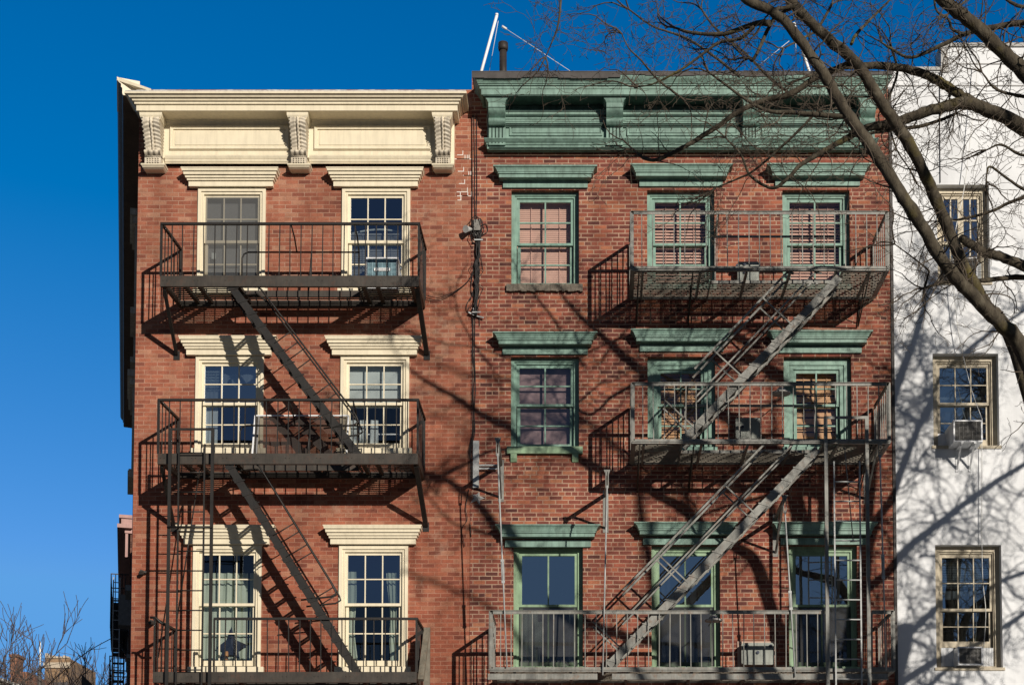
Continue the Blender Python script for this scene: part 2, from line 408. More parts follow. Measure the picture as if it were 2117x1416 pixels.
def curtain(win, mat, top0, top1, bot0, bot1, z0, z1, y, folds=5, amp=.03, waist=None, name='curtain'):
    """hanging cloth; waist=(height fraction, left, right) gathers it"""
    mb = MB(); nu, nv = folds*8, 18; vs = []; ph = random.random()*6
    for j in range(nv+1):
        t = j/nv; z = lerp(z1,z0,t)
        a, b = lerp(top0,bot0,t), lerp(top1,bot1,t)
        if waist:
            f = max(0, 1-abs(t-waist[0])/ .42); f = f*f*(3-2*f); a = lerp(a,waist[1],f); b = lerp(b,waist[2],f)
        for i in range(nu+1):
            u = i/nu
            vs.append((lerp(a,b,u) , y + amp*math.sin(u*folds*2*math.pi+ph+t*.7)*(0.6+.4*math.sin(3*t+ph)) + .25*amp*math.sin(u*folds*5.3+t*4), z + .006*math.sin(u*folds*6.3+ph)*(t>.95)))
    fs = []
    for j in range(nv):
        for i in range(nu):
            k = j*(nu+1)+i; fs.append((k,k+nu+1,k+nu+2,k+1))
    mb.add(vs, fs, True); mb.build(name, mat, win)

def panel(win, name, mat, x0, x1, z0, z1, y):
    mb = MB(); mb.quad((x0,y,z0),(x1,y,z0),(x1,y,z1),(x0,y,z1)); return mb.build(name, mat, win)

# ------------------------------------------------------------------ cream trimmed house (corner)
LX, RX = X(287,300), X(975,300)                     # left corner and party line
WX = X(1837,300)                                    # green house / white house line
B1TOP = Z(192, 0); B2TOP = Z(160, 0); B3TOP = Z(147, .1)
SL = -.2794                                         # side street runs off at an angle
house1 = thing('brick_house', 'orange brick corner house with cream cornice and cream window trim', 'house', (LX, 0, 0))

def hood_cream(win, x0, x1, zt):
    # stepped crown over a flat fascia board; x0..x1 is the fascia
    mb = MB(); h = lambda p, o: Z(zt+(p-345), -o)
    mb.crown(x0, x1, [(0,.088,h(385,.088)),(0,.088,h(372.6,.115)),(.02,.116,h(372.6,.116)),(.024,.119,h(367,.138)),(.042,.14,h(367,.14)),(.05,.145,h(360.2,.167)),(.066,.17,h(360.2,.17)),(.072,.174,h(352.6,.193)),(.088,.197,h(352.6,.197)),(.098,.203,h(347.5,.207)),(.105,.21,h(347,.21)),(.105,.21,h(345,.21))])
    return mb.build('window_hood', M['cream'], win)

def cream_window(px0, px1, ptop, pmeet, pbot, hood_py, hood_px, kind, gtop, gbot):
    x0, x1 = X(px0), X(px1); zt, zb = Z(ptop), Z(pbot); zm = Z(pmeet)
    mb = MB(); s = .052; s2 = .042
    for a, b in ((x0,x0+s),(x1-s,x1)): mb.box(a,b,-.035,.10,zb,zt)
    mb.box(x0+s,x1-s,-.035,.10,zt-s,zt); mb.box(x0-.01,x1+.01,-.018,.09,zt+.001,Z(hood_py+36,-.02))
    a, b = x0+s, x1-s
    mb.box(a,a+s2,-.012,.11,zb,zt-s); mb.box(b-s2,b,-.012,.11,zb,zt-s); mb.box(a+s2,b-s2,-.012,.11,zt-s-s2,zt-s)
    mb.box(a+.018,a+s2-.012,-.017,-.011,zb,zt-s-.02); mb.box(b-s2+.012,b-.018,-.017,-.011,zb,zt-s-.02)
    win = mb.build('window', M['cream'], house1)
    i0, i1 = a+s2, b-s2; ztt = zt-s-s2
    sash(win, i0, i1, zm-.02, ztt, .025, .06, .042, .045, .045, 3, 2, M['cream'], M[gtop])
    sash(win, i0+.012, i1-.012, zb+.035, zm+.025, .064, .099, .045, .045, .085, 3, 2, M['cream'], M[gbot])
    sl = MB(); sl.box(x0-.055,x1+.055,-.085,.09,zb-.085,zb); sl.box(x0-.04,x1+.04,-.05,0,zb-.11,zb-.088); sl.build('sill', M['cream'], win)
    hood_cream(win, X(hood_px[0]), X(hood_px[1]), hood_py)
    room(win, x0, x1, zb, zt, .13)
    return win, i0, i1, zb, ztt, zm
w1 = [(409,549),(707,848)]
HX = [(391,565),(690,864)]
wins1 = []
rows1 = [(391,499,600,345),(738,834,929,693),(1129,1249,1379,1084)]
holes1 = []
for r, (pt, pm, pb, hp) in enumerate(rows1):
    for c in range(2):
        gt = [['glassdim','glass'],['glassblue','glassclear'],['glassclear','glass']][r][c]
        gb = [['glassdim','glass'],['glass','glassclear'],['glassclear','glassclear']][r][c]
        w = cream_window(w1[c][0], w1[c][1], pt, pm, pb, hp, HX[c], None, gt, gb)
        wins1.append(w); holes1.append((X(w1[c][0])+.02, X(w1[c][1])-.02, Z(pb)-.03, Z(pt)-.02))
# what hangs behind the glass
def W1(i): return wins1[i]
w,a,b,zb,zt,zm = W1(0); panel(w,'shade',M['greyblind'],a,b,zb,zt,.14); panel(w,'insect_screen',M['greyscreen'],a+.02,b-.02,zb,zt-.03,.018)
pn = MB(); pn.box(a+.12,a+.19,.055,.058,zm-.27,zm-.17); pn.build('sticker', M['whiteblind'], w)
w,a,b,zb,zt,zm = W1(1); slat_blind(w,'slat_blind',M['greyblind'],a,b,zb,zm+.16,.15,.03,.028,70)
arc = MB(); pts = [(lerp(a,b,i/12), .4, zm+.30+.07*math.sin(math.pi*i/12)) for i in range(13)]; arc.tube(pts,.018,6); arc.build('lamp_arc',M['whiteblind'],w)
w,a,b,zb,zt,zm = W1(2)
curtain(w,M['whitecloth'],a+.02,a+.24,a,a+.23,zb+.1,zm+.5,.16,3,.02)
slat_blind(w,'slat_blind',M['whiteblind'],a+.02,a+.27,zt-.42,zt-.12,.15,.05,.04,60)
bw = MB()   # crumpled bow of cloth tied up under the head
for k in range(3):
    cx = lerp(a+.42,b-.12,k/2)
    n_ = 9; r_ = random.Random(k+40); up_ = [(cx-.15+.3*i/n_,.15+.02*(i%2),zt-.13-.03*r_.random()) for i in range(n_+1)]; lo_ = [(cx-.15+.3*i/n_,.14+.02*(i%2),zt-.22-.10*r_.random()-.06*math.sin(i)) for i in range(n_+1)]
    bw.add(up_+lo_,[(i,n_+1+i,n_+2+i,i+1) for i in range(n_)],True)
bw.build('tied_cloth',M['whitecloth'],w)
w,a,b,zb,zt,zm = W1(3)
panel(w,'roller_shade',M['whiteblind'],a,b,zm-.03,zt,.16)
for k in range(3): curtain(w,M['whitecloth'],a+.03+k*.17,a+.16+k*.17,a+.02+k*.17,a+.16+k*.17,zb+.08,zm-.22,.17,2,.02)
bars = MB(); bars.box(a,b,.19,.2,zb+.3,zb+.32); bars.build('curtain_rod',M['plastic'],w)
w,a,b,zb,zt,zm = W1(4)
for f0, f1 in ((0,.2),(.2,.42),(.4,.63),(.62,.82),(.86,1.0)): curtain(w,M['sheer'],lerp(a,b,f0),lerp(a,b,f1),lerp(a,b,f0),lerp(a,b,f1),zb+.02,zt-.3,.18,2,.025)
w,a,b,zb,zt,zm = W1(5)
curtain(w,M['sheer'],a+.01,a+.16,a,a+.2,zb+.1,zt-.28,.17,2,.02,waist=(.62,a+.02,a+.14))
curtain(w,M['sheer'],b-.28,b-.1,b-.2,b-.01,zb+.1,zt-.3,.17,3,.02,waist=(.5,b-.22,b-.1))

# walls of the corner house
mb = MB(); wall_front(mb, LX, RX, 0, B1TOP+.05, 0, holes1, .1)
mb.build('front_wall', M['brickL'], house1)
SLEN = 17.0
sx = lambda y: LX + SL*y
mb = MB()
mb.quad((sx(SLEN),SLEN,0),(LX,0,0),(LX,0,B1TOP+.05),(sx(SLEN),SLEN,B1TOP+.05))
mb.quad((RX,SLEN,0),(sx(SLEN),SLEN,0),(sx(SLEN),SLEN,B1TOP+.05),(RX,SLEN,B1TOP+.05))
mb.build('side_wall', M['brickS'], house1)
mb = MB(); mb.add([(LX,0,B1TOP+.051),(RX,0,B1TOP+.051),(RX,SLEN,B1TOP+.051),(sx(SLEN),SLEN,B1TOP+.051)],[(0,1,2,3)]); mb.build('roof', M['tar'], house1)

# front cornice
cz = lambda py, oy=0: Z(py, -oy)
CX0, CX1 = X(305,300), X(940,300)
mb = MB()
mb.box(CX0,CX1,-.08,0,Z(344),cz(247,.08))
mb.crown(CX0,CX1,[(0,.082,cz(258,.1)),(.0,.10,cz(256,.1)),(.005,.12,cz(252,.1)),(.01,.135,cz(250,.12)),(.012,.14,cz(247.5,.14))])
mb.crown(CX0,CX1,[(.07,.40,cz(230,.41)),(.075,.42,cz(229,.42)),(.075,.42,cz(215.5,.45)),(.10,.45,cz(215,.45)),(.10,.45,cz(208.5,.48)),(.125,.48,cz(208,.48)),(.13,.485,cz(205,.49)),(.145,.495,cz(201.5,.5)),
   (.16,.52,cz(201,.52)),(.175,.53,cz(198,.53)),(.20,.545,cz(195,.55)),(.215,.55,cz(193.5,.56)),(.23,.57,cz(193,.57)),(.23,.57,cz(189.5,.57))])
mb.box(CX0-.06,CX1+.06,-.39,-.001,cz(229.6,.41)+.002,cz(229.6,.41)+.05)     # soffit boards
cornice1 = mb.build('cornice', M['cream'], house1)
mb = MB(); n = 60
zz = cz(189.5,.6)
for i in range(n):        # ragged roofing felt turned over the cornice
    xa, xb = lerp(CX0-.22,CX1+.22,i/n), lerp(CX0-.22,CX1+.22,(i+1)/n); h = .036+.012*random.random()
    mb.box(xa,xb,-.565,.3,zz+.001,zz+h)
mb.build('roofing_felt', paint('chalky roofing felt',(.64,.60,.54),.6,1.15,16,.9,grime=(.1,.09,.09),grime_amt=.6,streak=False), cornice1)
mb = MB()
bx = [(306,342),(606,640),(902,934)]
segs = [(CX0+.02, X(606,300)), (X(640,300), X(902,300))]
mb.crown(X(345,300),X(605,300),[(0,.085,Z(344)),(0,.095,Z(342)),(0,.11,Z(340)),(0,.115,Z(337)),(0,.125,Z(335.5)),(0,.14,Z(332)),(0,.145,Z(329.5))])
mb.crown(X(642,300),X(901,300),[(0,.085,Z(344)),(0,.095,Z(342)),(0,.11,Z(340)),(0,.115,Z(337)),(0,.125,Z(335.5)),(0,.14,Z(332)),(0,.145,Z(329.5))])
mb.build('frieze_moulding', M['cream'], cornice1)
for a, b in ((354,600),(651,892)):
    x0, x1, z0, z1 = X(a,300), X(b,300), Z(316), Z(267); mb = MB(); s = .055
    for q, dy in ((0,.105),(.03,.118)):
        t = s - q
        mb.box(x0+q*.3,x0+t,-dy,-.081,z0+q*.3,z1-q*.3); mb.box(x1-t,x1-q*.3,-dy,-.081,z0+q*.3,z1-q*.3)
        mb.box(x0+t,x1-t,-dy+.001,-.081,z1-t,z1-q*.3); mb.box(x0+t,x1-t,-dy+.001,-.081,z0+q*.3,z0+t)
    mb.box(x0+.085,x1-.085,-.09,-.081,z0+.085,z1-.085)
    mb.build('frieze_panel', M['cream'], cornice1)
# carved acanthus brackets
def acanthus(px0, px1):
    x0, x1 = X(px0,290), X(px1,290); z1, z0 = cz(247,.3), cz(326,.14)
    mb = MB(); nu, nv = 28, 72; vs = []
    def prof(t):   # projection of the scroll from top to bottom
        return .30 - .165*(.5-.5*math.cos(math.pi*min(1,t*1.05))) + .035*math.exp(-((t-.16)/.13)**2) + (.055*math.sin(math.pi*(t-.84)/.16) if t > .84 else 0)
    for j in range(nv+1):
        t = j/nv; wdt = 1 - .10*t
        for i in range(nu+1):
            u = i/nu; s = abs(u-.5)*2
            y = prof(t)
            if t < .84:
                lob = math.sin((t*10.5 - s*.75)*2*math.pi); y += .012*(1-s**4)*lob*(.3+.7*s)
                y += .02*math.exp(-(s/.12)**2) - .03*math.exp(-((s-.18)/.07)**2) - (.05 if s > .93 else 0)*(lob < 0)
            else: y += .012*math.cos(u*6*math.pi)
            xm = (x0+x1)/2; wave = 1 + .045*math.sin((t*10.5-.7)*2*math.pi)*(t < .84)
            vs.append((xm+(u-.5)*(x1-x0)*wdt*wave, -.08-y, lerp(z1,z0,t)))
    fs = [(j*(nu+1)+i,(j+1)*(nu+1)+i,(j+1)*(nu+1)+i+1,j*(nu+1)+i+1) for j in range(nv) for i in range(nu)]
    mb.add(vs, fs, True)
    for side in (0, nu):      # cheeks
        k = len(mb.v); pts = [vs[j*(nu+1)+side] for j in range(nv+1)]
        back = [(p[0], -.081, p[2]) for p in pts]
        f = [(j,j+1,nv+2+j,nv+1+j) if side == 0 else (j+1,j,nv+1+j,nv+2+j) for j in range(nv)]
        mb.add(pts+back, f)
    br = mb.build('bracket', M['creamold'], cornice1)
    mb = MB(); xm = (x0+x1)/2; hw = (x1-x0)/2
    mb.crown(xm-hw-.01,xm+hw+.01,[(0,.36,cz(246.5,.36)),(.012,.375,cz(243,.37)),(.02,.38,cz(241,.38)),(.025,.39,cz(238,.39)),(.03,.395,cz(232.5,.39))],wall=-.079)
    mb.build('bracket_cap', M['cream'], br)
    mb = MB(); mb.box(xm-hw*.93,xm+hw*.93,-.22,-.079,Z(338.5,-.2),Z(326.5,-.2))
    for k in range(5):
        for q in range(3): mb.tube([(xm-hw*.6+k*hw*.3,-.228+.008*(q==1),Z(337-q*4,-.22)),(xm-hw*.52+k*hw*.3,-.222,Z(334.5-q*4,-.22))],.013,5)
    for k in range(2): mb.tube([(xm-hw*.93,-.205,Z(325,-.2)),(xm+hw*.93,-.205,Z(325,-.2))],.022,8)
    mb.build('bracket_block', M['creamold'], br)
    mb = MB(); mb.crown(xm-hw-.01,xm+hw+.01,[(0,.15,Z(347.5,-.2)),(.02,.19,Z(345,-.2)),(.03,.2,Z(343,-.2)),(.04,.215,Z(342,-.2)),(.045,.22,Z(339,-.2))],wall=-.002)
    mb.build('bracket_plinth', M['cream'], br)
for a, b in bx: acanthus(a, b)
# freshly repointed joints near the party line
rp = random.Random(8); mb = MB()
for k in range(16):
    px, py = rp.uniform(938,968), 318+rp.random()*95
    a = W(px,py); z = round(a.z/.0687)*.0687; L_ = rp.choice((.06,.1,.18)); mb.box(a.x,a.x+L_,-.003,-.001,z-.006,z+.006)
    if rp.random() < .7: mb.box(a.x+L_-.012,a.x+L_,-.0035,-.001,z+.006,z+.07)
mb.build('repointed_joint', flat('white mortar',(.72,.66,.6),.9,.15,20), house1)
# side street cornice: high dark soffit running down the angled side
u = Vector((SL,1,0)).normalized(); nrm = Vector((-u.y, u.x, 0))    # outward = to the left
def sidept(s, o, z): p = Vector((LX,0,0)) + u*s + nrm*o; return (p.x, p.y, z)
zt_, = (Z(166,-.15),)
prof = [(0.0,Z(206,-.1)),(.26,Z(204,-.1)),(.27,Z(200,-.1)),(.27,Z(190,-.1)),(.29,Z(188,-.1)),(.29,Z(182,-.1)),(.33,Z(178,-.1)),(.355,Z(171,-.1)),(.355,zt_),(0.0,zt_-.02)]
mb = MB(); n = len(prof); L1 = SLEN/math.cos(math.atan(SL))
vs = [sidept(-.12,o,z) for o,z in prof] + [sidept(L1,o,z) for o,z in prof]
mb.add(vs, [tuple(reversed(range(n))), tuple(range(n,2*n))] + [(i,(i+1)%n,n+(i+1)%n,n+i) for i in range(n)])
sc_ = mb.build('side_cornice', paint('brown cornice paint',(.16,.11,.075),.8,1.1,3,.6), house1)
mb = MB(); vs = [sidept(-.124,o+.002 if o else 0,z) for o,z in prof]; vs2 = [sidept(-.15,o+.002 if o else 0,z) for o,z in prof]
mb.add(vs2+vs, [tuple(range(n)), tuple(reversed(range(n,2*n)))] + [(i,(i+1)%n,n+(i+1)%n,n+i) for i in range(n)])
mb.build('cornice_end', M['cream'], sc_)
mb = MB()      # sloping white cap from the side cornice down to the front one
a = Vector(sidept(-.14,.36,zt_+.012)); b = W(312,184,-.3); a2 = Vector(sidept(.9,.36,zt_+.012)); b2 = Vector((b.x,.8,b.z))
mb.add([a,b,b2,a2, a-Vector((0,0,.06)), b-Vector((0,0,.04)), b2-Vector((0,0,.04)), a2-Vector((0,0,.06))],[(0,1,2,3),(0,4,5,1),(4,7,6,5),(1,5,6,2),(0,3,7,4),(3,2,6,7)])
mb.build('cornice_cap', M['cream'], sc_)
# side windows, seen nearly edge on
for s_, pyt in ((3.6,430),(8.5,560),(3.2,770),(9.5,800)):
    for q in range(1):
        base = Vector((LX,0,0)) + u*s_
        t = s_*u.y
        zt2 = EYE + (1930-pyt)/FOC*(DIST+t)
        mb = MB()
        def sb(s0,s1,o0,o1,z0,z1):
            vs = [sidept(s_+a_,o_,z_) for z_ in (z0,z1) for a_,o_ in ((s0,o0),(s0,o1),(s1,o1),(s1,o0))]
            mb.add(vs,[(0,1,2,3),(7,6,5,4),(0,4,5,1),(1,5,6,2),(2,6,7,3),(3,7,4,0)])
        sb(-.65,.65,.001,.13,zt2-.12,zt2); sb(-.6,.6,.001,.09,zt2-.25,zt2-.122)
        sb(-.52,-.42,.001,.04,zt2-1.8,zt2-.252); sb(.42,.52,.001,.04,zt2-1.8,zt2-.252); sb(-.6,.6,.001,.1,zt2-1.92,zt2-1.802)
        mb.build('side_window', M['creamold'], house1)
# ------------------------------------------------------------------ green trimmed house
house2 = thing('brick_house', 'red brick house with green cornice and green window hoods, between two other houses', 'house', (RX, 0, 0))
def hood_green(win, x0, x1, pyt, mat='green'):
    mb = MB(); h = lambda p, o: Z(pyt+p, -o)
    mb.box(x0,x1,-.05,.0,h(47,.05),h(33,.05))
    e = .075
    mb.crown(x0+e,x1-e,[(.09,.05,h(25.8,.17)),(.135,.17,h(25.8,.17)),(.135,.17,h(18,.19)),(.152,.19,h(17.5,.19)),(.152,.19,h(14,.2)),(.162,.20,h(13.6,.2)),(.168,.203,h(10.5,.205)),(.182,.212,h(7,.215)),(.205,.224,h(4,.225)),(.215,.228,h(3,.24)),(.228,.24,h(2.6,.24)),(.228,.24,h(0,.24))])
    return mb.build('window_hood', M[mat], win)
def green_window(px0, px1, ptop, pmeet, pbot, hood_py, fas, fm, cols, rt, rb, gt, gb, sill, cas=.085, hy=None, hm='green'):
    py = (ptop+pbot)/2
    x0, x1 = X(px0), X(px1); zt, zb, zm = Z(ptop), Z(pbot), Z(pmeet); mat = M[fm]
    mb = MB(); y0 = .085
    mb.box(x0,x0+cas*.6,y0,y0+.09,zb,zt); mb.box(x1-cas*.6,x1,y0,y0+.09,zb,zt); mb.box(x0+cas*.6,x1-cas*.6,y0,y0+.09,zt-cas*.6,zt)
    a, b = x0+cas*.6, x1-cas*.6; c = cas*.4; ztt = zt-cas*.6
    mb.box(a,a+c,y0+.02,y0+.09,zb,ztt); mb.box(b-c,b,y0+.02,y0+.09,zb,ztt); mb.box(a+c,b-c,y0+.02,y0+.09,ztt-c,ztt)
    win = mb.build('window', mat, house2)
    i0, i1, it = a+c, b-c, ztt-c
    sash(win,i0,i1,zm-.015,it,y0+.045,y0+.08,.048,.055,.04,cols,rt,mat,M[gt],.024)
    sash(win,i0+.012,i1-.012,zb+.03,zm+.02,y0+.083,y0+.115,.05,.04,.075,cols,rb,mat,M[gb],.024)
    if sill == 'stone':
        s = MB(); n = 26; zl = zb
        for k in range(n):
            xa, xb = lerp(x0-.075,x1+.06,k/n), lerp(x0-.075,x1+.06,(k+1)/n); j = random.uniform(0,.02)
            s.box(xa,xb,-.06-random.uniform(0,.012),.16,zl-.105-j,zl)
        s.build('sill', M['stone'], win)
    elif sill == 'green':
        s = MB(); s.box(x0-.06,x1+.06,-.07,.16,zb-.115,zb)
        s.build('sill', M['greenlow'], win)
        for q in (x0+.0, x1-.11):
            l = MB(); l.prismx([(-.001,zb-.117),(-.062,zb-.117),(-.06,zb-.19),(-.03,zb-.245),(-.001,zb-.25)],q,q+.1); l.build('sill_bracket', M['greenlow'], win)
    else:
        s = MB(); s.box(x0-.03,x1+.03,-.045,.16,zb-.08,zb); s.build('sill', mat, win)
    hood_green(win, X(fas[0]), X(fas[1]), hood_py, hm)
    room(win, x0, x1, zb, zt, .22)
    return win, i0, i1, zb, it, zm
cols2 = [(1057,1197),(1338,1477),(1618,1757)]
fas2 = [(1040,1215),(1322,1494),(1603,1778)]
G = {}; holes2 = []
R1 = dict(ptop=394,pmeet=499,pbot=590); R2 = dict(ptop=738,pmeet=833,pbot=925); R3 = dict(ptop=1127,pmeet=1249,pbot=1378)
for r, (rr, hps) in enumerate(((R1,(341,338,337)),(R2,(685,679,682)),(R3,(1083,1078,1078)))):
    for c in range(3):
        fm = 'greensash' if r < 2 else 'greenlow'
        gt = [['glassdim']*3,['glassclear','glassdim','glassdim'],['glassblue']*3][r][c]
        gb = [['glassdim']*3,['glassclear','glassdim','glassdim'],['glass']*3][r][c]
        cas = .085 if (r, c) not in ((1,1),(1,2)) else .17
        G[r,c] = green_window(cols2[c][0]+(0 if r < 2 else 6 if c == 0 else 7), cols2[c][1]+(0 if r < 2 else 8), rr['ptop'], rr['pmeet'], rr['pbot'], hps[c],
            (fas2[c][0]+(r == 2)*6, fas2[c][1]+(r == 2)*6), fm, 2, 2 if r < 2 else 1, 2 if r < 2 else 1, gt, gb, 'stone' if (r,c) == (0,0) else 'green' if (r,c) == (1,0) else 'plain', cas)
        w,a,b,zb,zt,zm = G[r,c]
        holes2.append((X(cols2[c][0]+(0 if r < 2 else 6 if c == 0 else 7)), X(cols2[c][1]+(0 if r < 2 else 8)), zb-.02, Z(rr['ptop'])))
def G2(r,c): return G[r,c]
w,a,b,zb,zt,zm = G2(0,0); slat_blind(w,'slat_blind',M['pinkblind'],a,b,zb,zt-.02,.27,.035,.044,78)
for c in (1,2):
    w,a,b,zb,zt,zm = G2(0,c); slat_blind(w,'slat_blind',M['pinkblind'],a,b,zb,zt-.02,.27,.053,.051,60)
w,a,b,zb,zt,zm = G2(1,0); panel(w,'shade',flat('mauve reflection tint',(.27,.18,.18),.8,.55,3),a,b,zb,zt,.27)  # purple reflection and faint pink put into one mauve panel colour
w,a,b,zb,zt,zm = G2(1,1); slat_blind(w,'slat_blind',M['orangeblind'],a,b,zb,zt-.02,.27,.053,.051,68)
w,a,b,zb,zt,zm = G2(1,2); slat_blind(w,'slat_blind',M['orangeblind'],a,b,zb,zt-.02,.27,.12,.113,74)
for c in range(3):
    w,a,b,zb,zt,zm = G2(2,c); panel(w,'insect_screen',M['screen'],a,b,zb+.03,zm-.015,.125)
w,a,b,zb,zt,zm = G2(2,0)
curtain(w,M['sheer'],a+.02,a+.3,a+.02,a+.34,zb+.1,zm-.05,.3,4,.03); curtain(w,M['whitecloth'],b-.16,b-.05,b-.14,b-.02,zb+.1,zm-.08,.3,2,.03)
mb = MB(); mb.box(a+.25,a+.37,.26,.28,zb+.36,zb+.78); mb.build('hanging_towel',M['sheer'],w)
w,a,b,zb,zt,zm = G2(2,1); curtain(w,M['room'],a+.1,b-.1,a+.1,b-.1,zb+.1,zt-.2,.5,6,.04)

mb = MB(); wall_front(mb, RX+.002, WX, 0, B2TOP, -.012, holes2, .11)
# blind side returns and top
mb.quad((RX+.002,-.012,0),(RX+.002,-.012,B2TOP),(RX+.002,14,B2TOP),(RX+.002,14,0)); mb.quad((WX,-.012,0),(WX,14,0),(WX,14,B2TOP),(WX,-.012,B2TOP))
mb.build('front_wall', M['brickR'], house2)
mb = MB(); mb.quad((RX,0,B2TOP+.001),(WX,0,B2TOP+.001),(WX,14,B2TOP+.001),(RX,14,B2TOP+.001)); roof2 = mb.build('roof', M['tar'], house2)
# cornice
GX0, GX1 = X(1008,300), X(1806,300); F = .10
g = lambda py, oy=0: Z(py, -oy)
mb = MB()
mb.box(GX0,GX1,-F,-.013,Z(302),g(196.4,.41)-.001)
mb.crown(GX0,GX1,[(.0,.10,Z(316.5)),(.0,.13,Z(316)),(.0,.14,Z(309.5)),(.012,.155,Z(309)),(.015,.165,Z(306)),(.03,.18,Z(305)),(.035,.2,Z(302.5)),(.05,.22,Z(300)),(.05,.22,Z(299))],wall=-.013)
mb.crown(GX0+.01,GX1-.01,[(0,F+.001,g(246)),(0,F+.03,g(239,.1)),(0,F+.034,g(238,.1)),(0,F+.034,g(236)),(0,F+.05,g(234,.1)),(0,F+.055,g(231,.1)),(0,F+.001,g(228,.1))],wall=-F+.001)
mb.crown(GX0+.01,GX1-.01,[(0,F+.001,g(264)),(0,F+.018,g(262.5)),(0,F+.02,g(260)),(0,F+.03,g(259.3)),(0,F+.032,g(256.5)),(0,F+.045,g(255.5)),(0,F+.05,g(252.5)),(0,F+.001,g(250))],wall=-F+.001)
mb.crown(GX0,GX1,[(.07,.42,g(197,.43)),(.08,.44,g(196,.44)),(.08,.44,g(184,.46)),(.105,.45,g(183.5,.45)),(.108,.452,g(177,.475)),(.125,.475,g(176.5,.475)),(.125,.475,g(173.5,.49)),(.135,.49,g(173,.49)),
   (.14,.497,g(170.5,.5)),(.152,.515,g(166.5,.515)),(.17,.53,g(163,.53)),(.195,.54,g(159.5,.54)),(.205,.545,g(157,.545)),(.205,.545,g(155,.545))],wall=-.013)
cornice2 = mb.build('cornice', M['greenflake'], house2)
mb = MB(); mb.box(GX0-.05,GX1+.05,-.425,-F-.001,g(197,.43)-.012,g(197,.43)-.002); mb.box(GX0+.02,GX1-.02,-F-.012,-F-.001,g(226,F),g(212,F)-.02)  # dark board and frieze strip carry the cornice shadow in their colour
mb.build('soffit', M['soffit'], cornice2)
mb = MB()      # dark strips in the moulding joints: dirt plus painted shade under each moulding
for py, o in ((229.6,F+.004),(239,F+.034),(251,F+.003),(255.6,F+.047),(259.4,F+.033),(263.4,F+.018),(305.3,.178),(309.4,.153)):
    z = Z(py,-o); mb.box(GX0+.03,GX1-.03,-o-.004,-o+.03,z-.006,z+.006)
mb.build('open_joint', M['soffit'], cornice2)
mb = MB(); n = 34; zz = g(155,.545)
for i in range(n):
    xa, xb = lerp(GX0-.225,GX1+.225,i/n), lerp(GX0-.225,GX1+.225,(i+1)/n); j = .012*math.sin(i*.9)+.008*random.random()
    dn = .05 if i < 12 else .012
    mb.box(xa,xb,-.557,-.549,zz-dn-j,zz+.04); mb.box(xa,xb,-.56,.2,zz+.041,zz+.055)
mb.build('roof_flashing', M['flash'], cornice2)
gb = [(1012,1046),(1253,1287),(1533,1565),(1771,1803)]
for k in range(3):
    x0, x1 = X(gb[k][1]+8,280), X(gb[k+1][0]-8,280); z0, z1 = Z(288), Z(270.5); mb = MB(); s = .03
    mb.box(x0,x1,-F-.022,-F+.001,z0,z0+s); mb.box(x0,x0+s,-F-.02,-F+.001,z0+s,z1); mb.box(x1-s,x1,-F-.02,-F+.001,z0+s,z1)
    mb.box(x0+.045,x1-.045,-F-.012,-F+.001,z0+.05,z1-.01)
    mb.build('frieze_panel', M['green'], cornice2)
for a, b in gb:
    x0, x1 = X(a,250), X(b,250); xm = (x0+x1)/2; hw = (x1-x0)/2; mb = MB()
    P_ = []
    zA, zB, zC, zD = g(212,.36), g(222,.35), g(243,.25), g(258,.24)
    P_ += [(-F+.001,zA),(-.36,zA),(-.36,zB)]
    for i in range(1,9):
        t = i/8; P_.append((-.345+.12*t - .03*math.sin(math.pi*t), lerp(zB,zC,t)))
    for i in range(0,9):
        t = i/8; P_.append((-.235-.045*math.sin(math.pi*t), lerp(zC,zD,t)))
    P_ += [(-.175,zD-.004),(-.175,Z(299.5,-.18)),(-F+.001,Z(299.5,-.18))]
    # cheek polygons are concave: sweep as strips instead of one n-gon
    for i in range(len(P_)-1):
        (ya,za),(yb,zb_) = P_[i],P_[i+1]
        mb.quad((x0,ya,za),(x0,yb,zb_),(x1,yb,zb_),(x1,ya,za))
        if i > 0:
            mb.quad((x0,ya,za),(x0,-F+.001,za),(x0,-F+.001,zb_),(x0,yb,zb_)); mb.quad((x1,ya,za),(x1,yb,zb_),(x1,-F+.001,zb_),(x1,-F+.001,za))
    br = mb.build('bracket', M['green'], cornice2)
    mb = MB(); mb.crown(xm-hw-.005,xm+hw+.005,[(0,.365,g(211.5,.37)),(.008,.375,g(209,.37)),(.012,.38,g(207.5,.37)),(.03,.385,g(205,.38)),(.045,.395,g(201,.39)),(.05,.4,g(198,.39))],wall=-F+.001); mb.build('bracket_cap', M['green'], br)
    mb = MB()
    for k in range(4):
        x = xm + (k-1.5)*hw*.42
        mb.box(x-.010,x+.010,-.1765,-.1745,Z(296,-.18),Z(264,-.18))
    mb.build('bracket_flute', flat('dark green groove',(.02,.04,.03),.8), br)
mb = MB(); p = W(1040,150,.5); q = W(1040,90,.5)
mb.tube([(p.x,.5,B2TOP-.1),(p.x,.5,q.z-.1)],.062,14); mb.tube([(p.x,.5,q.z-.13),(p.x,.5,q.z-.09),(p.x,.5,q.z)],[.074,.086,.083],14); mb.build('vent_pipe', M['vent'], roof2)

